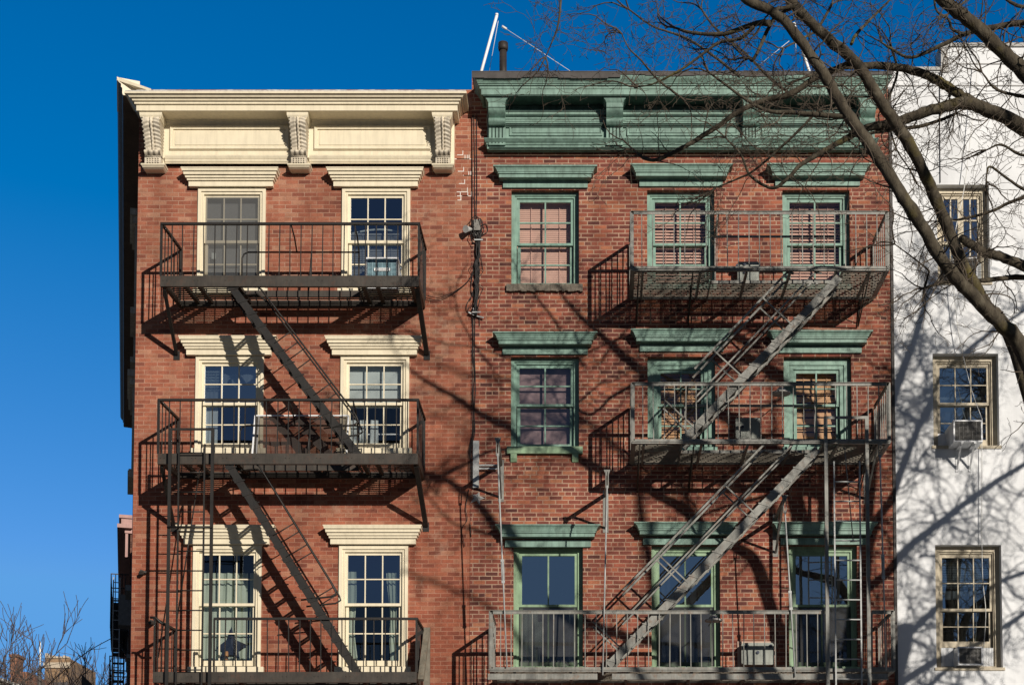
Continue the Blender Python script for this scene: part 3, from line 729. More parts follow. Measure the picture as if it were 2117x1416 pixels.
# ------------------------------------------------------------------ white house
house3 = thing('white_house', 'white painted house with stepped parapet and tan windows behind the bare tree', 'house', (WX, 0, 0))
WY = .10; XR = X(2500,500)
def tan_window(px0, px1, ptop, pmeet, pbot, style):
    x0, x1 = X(px0,500,WY), X(px1,500,WY); zt, zm, zb = Z(ptop,WY), Z(pmeet,WY), Z(pbot,WY); y0 = WY+.13; c = .085
    mb = MB(); mb.box(x0,x0+c,y0,y0+.1,zb,zt); mb.box(x1-c,x1,y0,y0+.1,zb,zt); mb.box(x0+c,x1-c,y0,y0+.1,zt-c,zt)
    mb.box(x0+c,x1-c,y0+.004,y0+.1,zb,zb+.04)
    mb.box(x0+c,x0+c+.02,y0+.025,y0+.1,zb+.04,zt-c); mb.box(x1-c-.02,x1-c,y0+.025,y0+.1,zb+.04,zt-c); mb.box(x0+c+.02,x1-c-.02,y0+.025,y0+.1,zt-c-.025,zt-c)
    win = mb.build('window', M['tan'], house3)
    i0, i1, it = x0+c+.02, x1-c-.02, zt-c-.025
    if style == 'narrow':
        xm = (i0+i1)/2
        for p, q in ((i0,xm-.001),(xm+.001,i1)):
            sash(win,p,q,zm-.02,it,y0+.05,y0+.085,.045,.05,.045,2,2,M['tan'],M['glassblue'],.022)
            sash(win,p,q,zb+.32,zm+.02,y0+.088,y0+.12,.045,.04,.07,2,1,M['tan'],M['glassblue'],.022)
    else:
        sash(win,i0,i1,zm-.02,it,y0+.05,y0+.085,.045,.06,.045,3,2,M['tan'],M['glassblue'],.016)
        sash(win,i0+.01,i1-.01,zb+(.06 if style == 'ac1' else .36),zm+.02,y0+.088,y0+.12,.045,.045,.1,3,2,M['tan'],M['glassblue'],.016)
    s = MB(); s.box(x0-.03,x1+.03,WY-.02,y0+.12,zb-.05,zb-.002); s.build('sill', M['tan'], win)
    room(win, x0, x1, zb, zt, y0+.16)
    return win, i0, i1, zb, it, zm, (x0, x1, zb-.05, zt)
T1 = tan_window(1938,2046,382,493,583,'narrow'); T2 = tan_window(1925,2060,731,828,921,'ac1'); T3 = tan_window(1925,2060,1126,1256,1379,'ac2')
w,a,b,zb,zt,zm,_ = T2; panel(w,'shade',M['greyblind'],a,b,zm-.35,zm+.1,.42); mb = MB(); mb.box(a,b,.40,.415,zm+.11,zm+.16); mb.build('blind_rail',M['whiteblind'],w)
w,a,b,zb,zt,zm,_ = T3; slat_blind(w,'slat_blind',M['whiteblind'],a,b,zm+.36,zt-.03,.42,.028,.026,60); mb = MB(); mb.box(a,b,.42,.44,zm+.2,zm+.34); mb.build('blind_rail',M['whiteblind'],w)
w,a,b,zb,zt,zm,_ = T1; panel(w,'shade',flat('turquoise cloth',(.1,.35,.42),.8),a,a+.28,zb+.3,zm-.15,.42)
mb = MB(); holes3 = [t[6] for t in (T1,T2,T3)]
xs_ = W(1952,110,WY).x; zU = Z(98,WY)
wall_front(mb, WX+.004, XR, 0, B3TOP, WY, holes3, .15)
mb.quad((xs_,WY,B3TOP),(XR,WY,B3TOP),(XR,WY,zU),(xs_,WY,zU)); mb.quad((xs_,WY,B3TOP),(xs_,WY,zU),(xs_,WY+.35,zU),(xs_,WY+.35,B3TOP))
mb.quad((WX+.004,WY,0),(WX+.004,WY,B3TOP),(WX+.004,13,B3TOP),(WX+.004,13,0))
mb.build('front_wall', M['white'], house3)
mb = MB(); mb.quad((WX+.004,WY,B3TOP-.3),(XR,WY,B3TOP-.3),(XR,13,B3TOP-.3),(WX+.004,13,B3TOP-.3)); mb.build('roof', M['tar'], house3)
mb = MB(); mb.box(WX+.02,xs_-.02,WY-.03,WY+.3,B3TOP+.001,B3TOP+.055); mb.box(xs_-.06,XR,WY-.03,WY+.38,zU+.001,zU+.06); mb.box(xs_-.06,xs_+.05,WY-.028,WY+.37,B3TOP-.03,zU)
mb.build('parapet_coping', M['coping'], house3)
mb = MB(); 
for py, xa in ((133,xs_+.2),(178,WX+.1)): mb.box(xa,XR,WY-.012,WY,Z(py,WY)-.008,Z(py,WY)+.008)
mb.build('parapet_band', flat('grey joint',(.35,.34,.33),.9), house3)
mb = MB(); mb.box(WX+.005,WX+.05,-.03,WY,0,Z(185)); mb.build('corner_flashing', M['flash'], house3)
# ------------------------------------------------------------------ fire escapes
def rail_run(mb, p, q, ztop, zbot, sp, bal, top, flatbar, brail=None, skip_ends=False):
    """railing between two plan points"""
    p, q = Vector(p), Vector(q); L = (q-p).length; d = (q-p)/L; n = max(1, round(L/sp))
    def at(t, z): v = p + d*t; return (v.x, v.y, z)
    if flatbar: mb.bar(at(-.0,ztop),at(L,ztop),.012,top); mb.bar(at(0,ztop+top/2+.003),at(L,ztop+top/2+.003),.045,.006)
    else: mb.bar(at(-.01,ztop),at(L+.01,ztop),.045,top)
    if brail: mb.bar(at(0,brail),at(L,brail),.012,.045); mb.bar(at(0,brail-.02),at(L,brail-.02),.05,.008)
    for i in range(n+1):
        if skip_ends and i in (0,n): continue
        t = L*i/n; w = bal*1.8 if i in (0,n) else bal
        j = random.uniform(-.009,.009)
        mb.bar(at(t,zbot),at(t+j,ztop),w,w,up=(0,1,0))

def platform(fe, name, x0, x1, xw0, xw1, zt, yf, mat, slatmat, beam=None, hole=None, slat=.078, slatw=.04, joists=(), label=None, yb=-.05, jw=.03, th=.002):
    """frame mesh is the part; grating is a sub-part. hole=(xa, xb, y inner edge)"""
    mb = MB(); L = lambda x, y: lerp(x, xw0 + (x-x0)/(x1-x0)*(xw1-xw0), (y-yf)/(0-yf))
    if beam:
        h = beam
        mb.box(x0,x1,yf,yf+.012,zt-h,zt); mb.box(x0,x1,yf+.012,yf+.055,zt-.012,zt); mb.box(x0,x1,yf+.012,yf+.055,zt-h,zt-h+.012)
        bh = h
    else:
        bh = .06; mb.box(x0,x1,yf,yf+.01,zt-.05,zt); mb.box(x0,x1,yf+.01,yf+.05,zt-.05,zt-.042)
    e = bh*.8
    for a in (x0,x1):
        s = 1 if a == x0 else -1
        mb.bar((a+s*.006,yf+.02,zt-e/2),(L(a,-.02)+s*.006,-.02,zt-e/2),.012,e)
        mb.bar((a+s*.03,yf+.02,zt-e+.006),(L(a,-.02)+s*.03,-.02,zt-e+.006),.05,.01)
    mb.box(L(x0,yb),L(x1,yb),yb,yb+.01,zt-bh*.7,zt-.013)
    if hole:
        a, b, yi = hole
        if beam: mb.box(a,b,yi,yi+.012,zt-beam*.62,zt-.005)
        else: mb.box(a,b,yi,yi+.01,zt-.055,zt-.005)
        for q in (a,b): mb.bar((q,yf+.06,zt-.04),(L(q,-.03),-.03,zt-.04),.012,.06)
    for j in joists: mb.bar((j,yf+.058,zt-.045),(L(j,-.06),-.06,zt-.045),jw,.05)
    if beam:      # rivets along the front channel
        for k in range(9):
            for q in (-.03,.03):
                xx = lerp(x0+.08,x1-.08,k/8)+q; mb.tube([(xx,yf+.002,zt-beam*.42),(xx,yf-.008,zt-beam*.42)],.009,6)
    pf = mb.build(name, mat, fe)
    if label: pf['label'] = label
    mb = MB(); y = yf+.075; zc = zt-.018
    while y < -.07:
        runs = [(L(x0,y)+.02, L(x1,y)-.02)]
        if hole and y < hole[2]+.02: runs = [(L(x0,y)+.02, hole[0]-.01),(hole[1]+.01, L(x1,y)-.02)]
        for a, b in runs:
            mb.box(a,b,y-slatw/2,y+slatw/2,zc-th,zc+th)
            k = a+.10+.08*((int(y*100))%3)
            while k < b:
                mb.box(k-.007,k+.007,y-.009,y+.009,zc-th-.007,zc-th-.0005); k += .31
        y += slat
    gr = mb.build('deck_grating', slatmat, pf)
    return pf
def stair(fe, xt, zt, xb, zb, yf, yb, mat, treadmat, n, h=.17, rails='loop', name='stair', hv0=.58, tend=.98):
    mb = MB(); d = Vector((xb-xt,0,zb-zt)); L = d.length; d.normalize(); up = Vector((-d.z,0,d.x))
    if up.z < 0: up = -up
    for y in (yf, yb):
        s = 1 if y == yf else -1
        mb.bar((xt,y,zt),(xb,y,zb),.012,h,up=up)
        for sg in (-1,1):
            o = up*(h/2-.006)*sg
            mb.bar(Vector((xt,y+s*.02,zt))+o,Vector((xb,y+s*.02,zb))+o,.04,.01,up=up)
    stt = mb.build(name, mat, fe)
    ya, yc = min(yf,yb), max(yf,yb); sgn = 1 if xb > xt else -1
    for i in range(n):
        t = (i+.6)/n; x, z = lerp(xt,xb,t), lerp(zt,zb,t)
        mb = MB()
        for k in range(2):
            xx = x + sgn*(-.045 + k*.07); mb.box(xx-.024,xx+.024,ya-.012,yc+.012,z+.022,z+.034)
        for y in (ya-.014, yc+.004):
            mb.box(x-.095,x+.095,y,y+.010,z+.004,z+.021)
            mb.add([(x-.085,y,z+.003),(x+.085,y,z+.003),(x+(.06 if sgn<0 else -.06),y,z-.04),(x-.085,y+.01,z+.003),(x+.085,y+.01,z+.003),(x+(.06 if sgn<0 else -.06),y+.01,z-.04)],[(0,1,2),(5,4,3),(0,3,4,1),(1,4,5,2),(2,5,3,0)])
        mb.build('tread', treadmat, stt)
    for y in (yf, yb):
        mb = MB()
        if rails == 'loop':     # one bent pipe per side on two stays
            hv = hv0
            t0 = hv/abs(zt-zb)-.015; xs0 = lerp(xt,xb,t0)
            pts = [(xs0-sgn*.32,y,zt-.035),(xs0-sgn*.12,y,zt-.005),(xs0-sgn*.03,y,zt-.0)]
            for i in range(1,13):
                t = t0 + (tend-t0)*i/12; pts.append((lerp(xt,xb,t),y,lerp(zt,zb,t)+hv))
            ex, ez = lerp(xt,xb,tend), lerp(zt,zb,tend)+hv
            pts += [(ex+sgn*.06,y,ez-.11),(ex+sgn*.08,y,ez-.17),(ex+sgn*.0,y,ez-.22),(ex-sgn*.2,y,ez-.24),(ex-sgn*.46,y,ez-.27)]
            mb.tube(pts,.014,6)
            for t in (.36,.46,.66):
                p = Vector((lerp(xt,xb,t),y,lerp(zt,zb,t))); q = p + up*hv*abs(d.x)*1.0
                mb.tube([p,q],.010,5)
        else:
            for hv, r in ((.93,.019),(.47,.015)):
                pts = [(lerp(xt,xb,t),y,lerp(zt,zb,t)+hv) for t in (hv/abs(zt-zb)-.03,.45,.6,.75,.93)]
                pts = [(pts[0][0]-sgn*.10,y,pts[0][2]-.02)] + pts
                mb.bar(pts[0],pts[1],r*1.6,r*1.6)
                for a, b in zip(pts[1:-1],pts[2:]): mb.bar(a,b,r*1.6,r*1.6)
            for t in (.30,.62,.93):
                p = Vector((lerp(xt,xb,t),y,lerp(zt,zb,t))); q = p + up*.93*abs(d.x)
                mb.bar(p,q,.022,.022,up=(0,1,0))
        mb.build('handrail', mat, stt)
    return stt
def brace(pf, p, q, w, mat, h=None):
    mb = MB(); mb.bar(p,q,w,h or w); p, q = Vector(p), Vector(q)
    mb.box(q.x-.05,q.x+.05,-.012,-.001,q.z-.09,q.z+.06); mb.build('bracket', mat, pf)

# --- black one on the corner house
fe1 = thing('fire_escape', 'rusty black iron fire escape with three balconies and stairs on the cream trimmed house', 'fire escape', (X(600), 0, Z(1400)))
YF = -1.0
bx0, bx1 = W(331,580,YF).x, W(866,580,YF).x
bw0, bw1 = W(375,520).x, W(880,520).x
plats = [(462,570,592),(826,937,959),(1278,1388,1410)]
decks1 = []
for i, (pr, pt, pb) in enumerate(plats):
    zt, zr = Z(pt,YF), Z(pr,YF); bh = zt - Z(pb,YF)
    x0 = bx0 - (.02 if i == 2 else 0); x1 = bx1
    hole = (W(490,600,-.5).x, W(743,600,-.5).x, -.43) if i < 2 else None
    pf = platform(fe1,'balcony',x0,x1,bw0,bw1,zt,YF,M['beam'],M['slat'],beam=bh,hole=hole,joists=[lerp(x0,x1,.075),lerp(x0,x1,.13),lerp(x0,x1,.285),lerp(x0,x1,.775),lerp(x0,x1,.83),lerp(x0,x1,.965)],slat=.08,slatw=.047,jw=.06)
    decks1.append((pf,zt,bh,x0,x1))
    yr = YF+.02
    xs = x0 if i < 2 else W(443,1280,YF).x
    mb = MB(); rail_run(mb,(xs,yr,0),(x1,yr,0),zr,zt,.166,.0145,.034,False); mb.build('railing',M['black'],pf)
    mb = MB(); rail_run(mb,(x0+.01,yr,0),(bw0,-.04,0),zr,zt,.17,.0145,.034,False); mb.build('railing',M['black'],pf)
    mb = MB(); rail_run(mb,(x1-.01,yr,0),(bw1,-.04,0),zr,zt,.17,.0145,.034,False); mb.build('railing',M['black'],pf)
    if i == 2:
        mb = MB(); mb.tube([(x0-.06,yr,zr+.02),(x0+.02,yr,zr+.02),(x0+.1,yr,zr-.06),(x0+.2,yr+.1,zr-.1)],.02,6); mb.build('railing_hook',M['black'],pf)
    if hole:     # guard around the stair opening
        mb = MB(); a, b, yi = hole; zg = zt+.62
        pts = [(a+.06,yi,zt),(a+.06,yi,zg-.1),(a+.09,yi,zg-.03),(a+.16,yi,zg),(b-.02,yi,zg)]
        mb.tube(pts,.014,6); mb.tube([(b-.02,yi,zg),(b-.02,yi,zt)],.014,6); mb.tube([(lerp(a,b,.6),yi,zg),(lerp(a,b,.58),yi,zt)],.013,6)
        for q in (lerp(a,b,.48), b-.02): mb.tube([(q,yr,zr-.01),(q+.02,yr+.2,zr-.12),(q,yi,zg)],.013,6)
        mb.build('opening_guard',M['black'],pf)
    for a, aw in ((x0+.05,bw0-.05),(x1-.03,bw1+.03)):
        brace(pf,(a,YF+.06,zt-bh-.02),(aw,-.02,zt-bh-.72),.075 if a > x0+1 else .05,M['black'],.05)
for k, (p0, p1) in enumerate((((473,592),(741,945)),((470,960),(738,1395)))):
    a, b = W(*p0,-.94), W(*p1,-.94)
    st1 = stair(fe1,a.x-.02,a.z+.07,b.x,b.z+.03,-.96,-.46,M['black'],M['black'],14 if k == 0 else 16,h=.115,hv0=.58 if k == 0 else .74,tend=.96 if k == 0 else .80)
# post at the right end of the lowest balcony
pf, zt, bh, x0, x1 = decks1[2]
mb = MB(); mb.box(x1+.05,x1+.15,-.42,-.36,zt-.9,zt+.80); mb.bar((x1+.1,-.39,zt+.78),(x1+.06,-.95,zt-.12),.09,.05); mb.build('post', M['greydark'], pf)
# drop ladder in its guides
lx = lambda px, py: W(px,py,-1.09).x
zl0 = Z(885,-1.09)
mb = MB()
for px in (351,439): x = lx(px,950); mb.box(x-.024,x+.024,-1.10,-1.07,Z(1640,-1.09),zl0); mb.box(x-.024,x+.024,-1.07,-1.02,zl0-.3,zl0-.26)
mb.box(lx(351,950)+.025,lx(439,950)-.025,-1.10,-1.085,zl0-.035,zl0); z = Z(1090,-1.09); mb.tube([(lx(346,1090),-1.112,z),(lx(440,1090),-1.112,z)],.016,6)
mb.build('ladder_guide', M['black'], fe1)
mb = MB(); xa, xb = lx(369,960), lx(422,960)
for x in (xa,xb): mb.box(x-.012,x+.012,-1.075,-1.045,Z(1600,-1.06),Z(918 if x == xb else 922,-1.06))
z = Z(936,-1.06)
while z > Z(1600,-1.06): mb.tube([(xa,-1.06,z),(xb,-1.06,z)],.0105,6); z -= .3075
mb.build('drop_ladder', M['black'], fe1)
mb = MB(); a, b = W(412,975,-.9), W(364,1292,-.9); mb.tube([a,b],.011,5); mb.tube([a,a+Vector((.03,.1,.12))],.011,5); mb.build('counterweight_rod', M['black'], fe1)

# --- grey one on the green trimmed house
fe2 = thing('fire_escape', 'grey painted iron fire escape with three slatted balconies on the green trimmed house', 'fire escape', (X(1580), 0, Z(1400)))
YG = -1.18
g2 = [(440,556,1305,1837,(1471,1738)),(794,913,1307,1840,(1407,1694)),(1265,1384,1013,1849,None)]
gw0, gw1 = W(1297,512).x, W(1806,512).x
decks2 = []
for i, (pr, pt, pa, pb, hl) in enumerate(g2):
    zt, zr = Z(pt-3,YG), Z(pr,YG)
    x0, x1 = W(pa,pt,YG).x, W(pb,pt,YG).x
    w0 = x0+.03 if i == 2 else W(1297 if i == 0 else 1293,512+0*i).x; w0 = x0 + .02; w1 = x1 - .02
    hole = (W(hl[0],575,-.95).x, W(hl[1],575,-.95).x, -.70) if hl else None
    js = [lerp(x0,x1,t) for t in ((.045,.27,.45,.62,.80,.93) if i < 2 else (.06,.2,.34,.5,.64,.78,.93))]
    pf = platform(fe2,'balcony',x0,x1,w0,w1,zt,YG,M['grey'],M['greydark'],hole=hole,joists=js,slat=.064,slatw=.03,jw=.035,th=.005)
    decks2.append((pf,zt,x0,x1))
    yr = YG+.012
    mb = MB()
    if i == 2:
        rail_run(mb,(x0,yr,0),(W(1712,1270,YG).x,yr,0),zr,zt,.163,.014,.05,True,zt+.0)
        mb.build('railing',M['grey'],pf); mb = MB(); rail_run(mb,(W(1802,1270,YG).x,yr,0),(x1,yr,0),zr,zt,.15,.014,.05,True,zt+.0)
    else: rail_run(mb,(x0,yr,0),(x1,yr,0),zr,zt,.166,.014,.045,True,zt-.0)
    mb.build('railing',M['grey'],pf)
    for a, aw in ((x0+.01,w0),(x1-.01,w1)):
        mb = MB(); rail_run(mb,(a,yr,0),(aw,-.06,0),zr,zt,.15,.014,.045,True,zt-.02)
        s_ = 1 if a < (x0+x1)/2 else -1
        mb.box(a-.03,a+.03,yr-.006,yr+.012,zt-.03,zr+.02); mb.build('railing',M['grey'],pf)
    if i < 2:
        for t in (.03,.24,.93): 
            xx = lerp(x0,x1,t); mb = MB(); mb.tube([(xx,YG+.04,zt-.06),(xx,-.05,zt-.50)],.011,6); mb.tube([(xx,-.05,zt-.50),(xx+.03,-.04,zt-.06)],.011,6); mb.tube([(xx,YG*.55,zt-.06),(xx,-.05,zt-.42)],.008,6); mb.build('bracket',M['slat'],pf)
    if hole:
        mb = MB(); a, b, yi = hole; zg = zt+.70
        mb.bar((a+.08,yi,zg),(b-.05,yi,zg),.012,.035); mb.bar((a+.08,yi,zt),(a+.08,yi,zg+.02),.02,.02,up=(0,1,0)); mb.bar((b-.05,yi,zt),(b-.05,yi,zg),.02,.02,up=(0,1,0))
        mb.bar((a+.09,yr+.02,zr-.02),(a+.08,yi,zg),.035,.012); mb.build('opening_guard',M['grey'],pf)
    if i == 2:      # deep channel under the lowest deck
        mb = MB(); zc = Z(1392,YG); zd = Z(1404,YG); 
        xm_ = W(1235,1390,YG).x; xn_ = W(1252,1390,YG).x
        for a, b in ((x0-.03,xm_),(xn_+.1,x1-.1)):
            mb.box(a,b,YG-.01,YG+.004,zd,zc); mb.box(a,b,YG+.004,YG+.05,zd,zd+.012); mb.box(a,b,YG+.004,YG+.05,zc-.012,zc)
        mb.build('channel_beam',M['grey'],pf)
for k, (p0, p1) in enumerate((((1735,577),(1414,911)),((1690,932),(1258,1378)))):
    a, b = W(*p0,-1.12), W(*p1,-1.12)
    stair(fe2,a.x,a.z+.03,b.x,b.z+.02,-1.12,-.72,M['grey'],M['grey'],14 if k == 0 else 18,h=.117,rails='double')
# drop ladder
mb = MB(); yl = -1.27
gx = lambda px, py: W(px,py,yl).x
z1 = Z(860,yl)
for px in (1708,1793): x = gx(px,960); mb.box(x-.026,x+.026,yl-.006,yl+.006,Z(1640,yl),z1); mb.box(x-.026,x-.018,yl+.006,yl+.05,Z(1640,yl),z1)
mb.box(gx(1708,960)+.027,gx(1793,960)-.027,yl-.005,yl+.005,z1-.045,z1)
mb.build('ladder_guide', M['grey'], fe2)
mb = MB(); xa, xb = gx(1725,960), gx(1778,960)
for x in (xa,xb): mb.box(x-.011,x+.011,yl+.03,yl+.055,Z(1620,yl),Z(952,yl))
z = Z(994,yl)
while z > Z(1620,yl): mb.tube([(xa,yl+.042,z),(xb,yl+.042,z)],.011,6); z -= .305
mb.build('drop_ladder', M['steel'], fe2)
mb = MB(); a = W(1746,925,-1.1); b = W(1764,1120,-1.1); mb.tube([a,b],.009,5); mb.tube([b+Vector((-.05,-.02,0)),b+Vector((.06,-.02,.01))],.01,5); mb.build('counterweight_rod', M['grey'], fe2)
# outriggers: an arm from the wall and a rod down to the lowest balcony
zb3 = decks2[2][1]
for (pt, pb, tb) in (((1029,912),(1048,1378),1160),((1255,978),(1246,1395),None),((1622,1030),(1644,1398),1225),((1818,915),(1832,1385),1150)):
    yo = -1.15; t = W(*pt,yo); b = W(*pb,-1.22); w = Vector((t.x+.0,-.02,t.z-.02))
    mb = MB(); mb.bar(t,w,.045,.05); mb.bar(t+Vector((0,.18,-.01)),(w.x,-.02,w.z-.55),.03,.03)
    mb.box(w.x-.045,w.x+.045,-.016,-.013+.001,w.z-.62,w.z+.07)
    mb.add([(t.x-.05,yo-.02,t.z+.05),(t.x+.05,yo-.02,t.z+.05),(t.x+.02,yo-.02,t.z-.04),(t.x-.02,yo-.02,t.z-.04),(t.x-.05,yo+.02,t.z+.05),(t.x+.05,yo+.02,t.z+.05),(t.x+.02,yo+.02,t.z-.04),(t.x-.02,yo+.02,t.z-.04)],[(0,1,2,3),(7,6,5,4),(0,4,5,1),(1,5,6,2),(2,6,7,3),(3,7,4,0)])
    for s in (-.018,.018): mb.bar((t.x+s,yo-.03,t.z+.02),(t.x+s,yo-.03,t.z-.24),.014,.014,up=(0,1,0))
    mb.build('outrigger', M['grey'], fe2)
    mb = MB(); top = Vector((t.x,yo-.03,t.z-.2)); mb.tube([top,b],.012,6)
    if tb:
        f = (Z(tb,yo)-top.z)/(b.z-top.z); m0 = top.lerp(b,f); m1 = top.lerp(b,min(1,f+.10))
        for s in (-.018,.018): mb.tube([m0+Vector((s,0,0)),m1+Vector((s,0,0))],.007,5)
        for m_ in (m0,m1): mb.box(m_.x-.025,m_.x+.025,m_.y-.012,m_.y+.012,m_.z-.02,m_.z+.02)
    mb.build('hanger_rod', M['steel'], fe2)
# ------------------------------------------------------------------ air conditioners
def ac_unit(name, label, px0, px1, py0, py1, yfront, yback, finmat, group=None):
    a = W(px0,py0,yfront); b = W(px1,py1,yfront); x0, x1, z1, z0 = a.x, b.x, a.z, b.z
    t = thing(name, label, 'air conditioner', ((x0+x1)/2,(yfront+yback)/2,z0), group)
    mb = MB(); s = .022; r = .03
    mb.box(x0,x1,yfront+.05,yback,z0,z1)
    mb.box(x0,x0+s,yfront,yfront+.05,z0,z1); mb.box(x1-s*1.25,x1,yfront,yfront+.05,z0,z1); mb.box(x0+s,x1-s*1.25,yfront,yfront+.05,z1-s,z1); mb.box(x0+s,x1-s*1.25,yfront,yfront+.05,z0,z0+s)
    for k in range(6): y = lerp(yfront+.1,yback-.05,k/5); mb.box(x0-.004,x0+.001,y-.012,y+.012,z0+.07,z1-.08)
    mb.build('casing', M['plastic'], t)
    mb = MB(); gx0, gx1, g0, g1 = x0+s, x1-s*1.25, z0+s, z1-s
    mb.box(gx0,gx1,yfront+.04,yfront+.049,g0,g1); z = g0+.006
    while z < g1-.006: mb.box(gx0,gx1,yfront+.015,yfront+.04,z,z+.006); z += .021
    for k in range(1,6): x = lerp(gx0,gx1,k/6); mb.box(x-.003,x+.003,yfront+.008,yfront+.014,g0,g1)
    mb.build('grille', finmat, t)
    return t, x0, x1, z0, z1
t,x0,x1,z0,z1 = ac_unit('air_conditioner','white air conditioner with blue grey grille and white badge behind the top black railing',757,823,532,597,-.26,.1,M['fins'])
mb = MB(); xa, xb, za, zb = x0+.13, x1-.13, z1-.225, z1-.18; mb.box(xa,xb,-.268,-.26,za,zb); lb = mb.build('badge', M['labelwhite'], t)
mb = MB(); mb.box(xa+.02,xa+.032,-.271,-.2685,za+.006,zb-.014); mb.box(xa+.035,xa+.045,-.271,-.2685,za+.006,zb-.006); mb.box(xa+.078,xb-.018,-.2705,-.2685,za+.017,za+.025)
rr = random.Random(3); x = xa+.08
while x < xb-.02: mb.box(x,x+.006,-.2715,-.2706,za+.014,za+.028+rr.random()*.008); x += .0135
mb.build('badge_lettering', M['ink'], lb)
t,x0,x1,z0,z1 = ac_unit('air_conditioner','white window air conditioner on two angled supports, in the middle window of the white house',1971,2032,868,913,-.28,.32,M['darkfins'])
for px in (1989,2016):
    x = W(px,915,-.28).x; mb = MB(); mb.box(x-.018,x+.018,-.29,WY,z0-.03,z0-.004); mb.bar((x,-.2,z0-.03),(x,WY+.0,z0-.34),.03,.018); mb.box(x-.02,x+.02,WY-.012,WY-.001,z0-.38,z0-.03); mb.build('support_bracket', M['plastic'], t)
mb = MB(); mb.box(T2[1],T2[2],.25,.27,z0-.02,z0+.04); mb.box(T2[1],x0-.005,.255,.265,z0+.04,z0+.30); mb.build('filler_panel', M['plastic'], t)
t,x0,x1,z0,z1 = ac_unit('air_conditioner','white window air conditioner between pleated filler panels, in the lowest window of the white house',1980,2033,1336,1374,-.02,.34,M['darkfins'])
for xa, xb in ((T3[1]+.005,x0-.004),(x1+.004,T3[2]-.005)):
    mb = MB(); n = 18; vs = []
    for i in range(n+1): vs += [(lerp(xa,xb,i/n),.25+.012*(i%2),z0-.02),(lerp(xa,xb,i/n),.25+.012*(i%2),z1+.03)]
    mb.add(vs,[(2*i,2*i+2,2*i+3,2*i+1) for i in range(n)]); mb.build('pleated_panel', M['plastic'], t)
t,x0,x1,z0,z1 = ac_unit('air_conditioner','white window air conditioner behind the branches, in the top window of the white house',1969,2022,532,570,-.02,.34,M['darkfins'])
for q0, q1 in ((T1[1],x0-.004),(x1+.004,T1[2])): mb = MB(); mb.box(q0,q1,.25,.27,z0-.03,z1+.02); mb.build('filler_panel', M['greyblind'], t)

# ------------------------------------------------------------------ wall boxes behind the grey railings
def wall_box(label, px0, px1, py0, py1, knobs, surround=False, rounded=False):
    a, b = W(px0,py0,-.18), W(px1,py1,-.18); x0, x1, z1, z0 = a.x, b.x, a.z, b.z
    t = thing('wall_box', label, 'metal box', ((x0+x1)/2,-.1,z0), 'grey metal boxes on the red brick wall')
    mb = MB(); c = .025
    prof = [(x0+c,z0),(x1-c,z0),(x1,z0+c),(x1,z1-c),(x1-c,z1),(x0+c,z1),(x0,z1-c),(x0,z0+c)]
    vs = [(x,-.18,z) for x,z in prof] + [(x,-.012-.001,z) for x,z in prof]
    mb.add(vs,[tuple(range(8))]+[(i,i+8,(i+1)%8+8,(i+1)%8) for i in range(8)])
    mb.box(x0-.006,x1+.006,-.186,-.17,z1-.05,z1-.042); mb.box(x0+.02,x1-.02,-.184,-.1805,z0+.03,z1-.07)
    mb.build('case', M['box'], t)
    for kx, kz in knobs:
        x, z = lerp(x0,x1,kx), lerp(z0,z1,kz); k = MB(); k.tube([(x,-.181,z),(x,-.205,z)],.026,10); k.tube([(x,-.206,z),(x,-.214,z)],.013,8); k.build('lock', M['ink'], t)
    if surround:
        mb = MB(); e = .05
        mb.box(x0-e,x0-.004,-.035,-.0125,z0-.05,z1+e); mb.box(x1+.004,x1+e,-.035,-.0125,z0-.05,z1+e); mb.box(x0-.004,x1+.004,-.035,-.0125,z1+.004,z1+e); mb.build('concrete_surround', M['mortar'], t)
wall_box('grey metal box with a round lock between the two top balcony windows',1525,1570,541,586,[(.32,.88),(.32,.5),(-.02,.8)])
wall_box('grey metal box with a round lock between the two middle balcony windows',1521,1572,863,906,[(.27,.55)])
wall_box('wide grey metal box in a pink concrete surround behind the lowest grey railing',1533,1600,1328,1373,[(.12,.82),(.9,.85),(.5,.55)],True)
# domed fittings
def dome(label, px0, px1, py0, py1):
    a, b = W(px0,py1,-.95), W(px1,py1,-.95); c = (a+b)/2; r = (b.x-a.x)/2
    t = thing('dome_lamp', label, 'lamp', tuple(c), 'small grey dome lamps behind the railings')
    mb = MB(); n = 18
    def ring(rr, z): return [(c.x+rr*math.cos(2*math.pi*k/n), c.y+rr*math.sin(2*math.pi*k/n), c.z+z) for k in range(n)]
    def lathe(pr):
        m = MB(); vs = []
        for rr, z in pr: vs += ring(rr, z)
        m.add(vs,[(i*n+k,i*n+(k+1)%n,(i+1)*n+(k+1)%n,(i+1)*n+k) for i in range(len(pr)-1) for k in range(n)],True); return m
    lathe([(r*.1,0),(r,-.005),(r,.018),(r*.55,.03)]).build('brim', M['coping'], t)
    lathe([(r*.55,.031),(r*.5,.06),(r*.38,.085),(r*.2,.1),(.002,.104)]).build('dome', M['coping'], t)
    m = MB(); m.tube([(c.x,c.y+r*.4,c.z+.03),(c.x,c.y+.35,c.z+.06),(c.x,-.02,c.z+.1)],.008,5); m.build('arm', M['greydark'], t)
dome('small grey dome lamp behind the middle grey railing',1596,1634,804,814)
dome('small grey dome lamp behind the lowest grey railing',1457,1493,1274,1283)
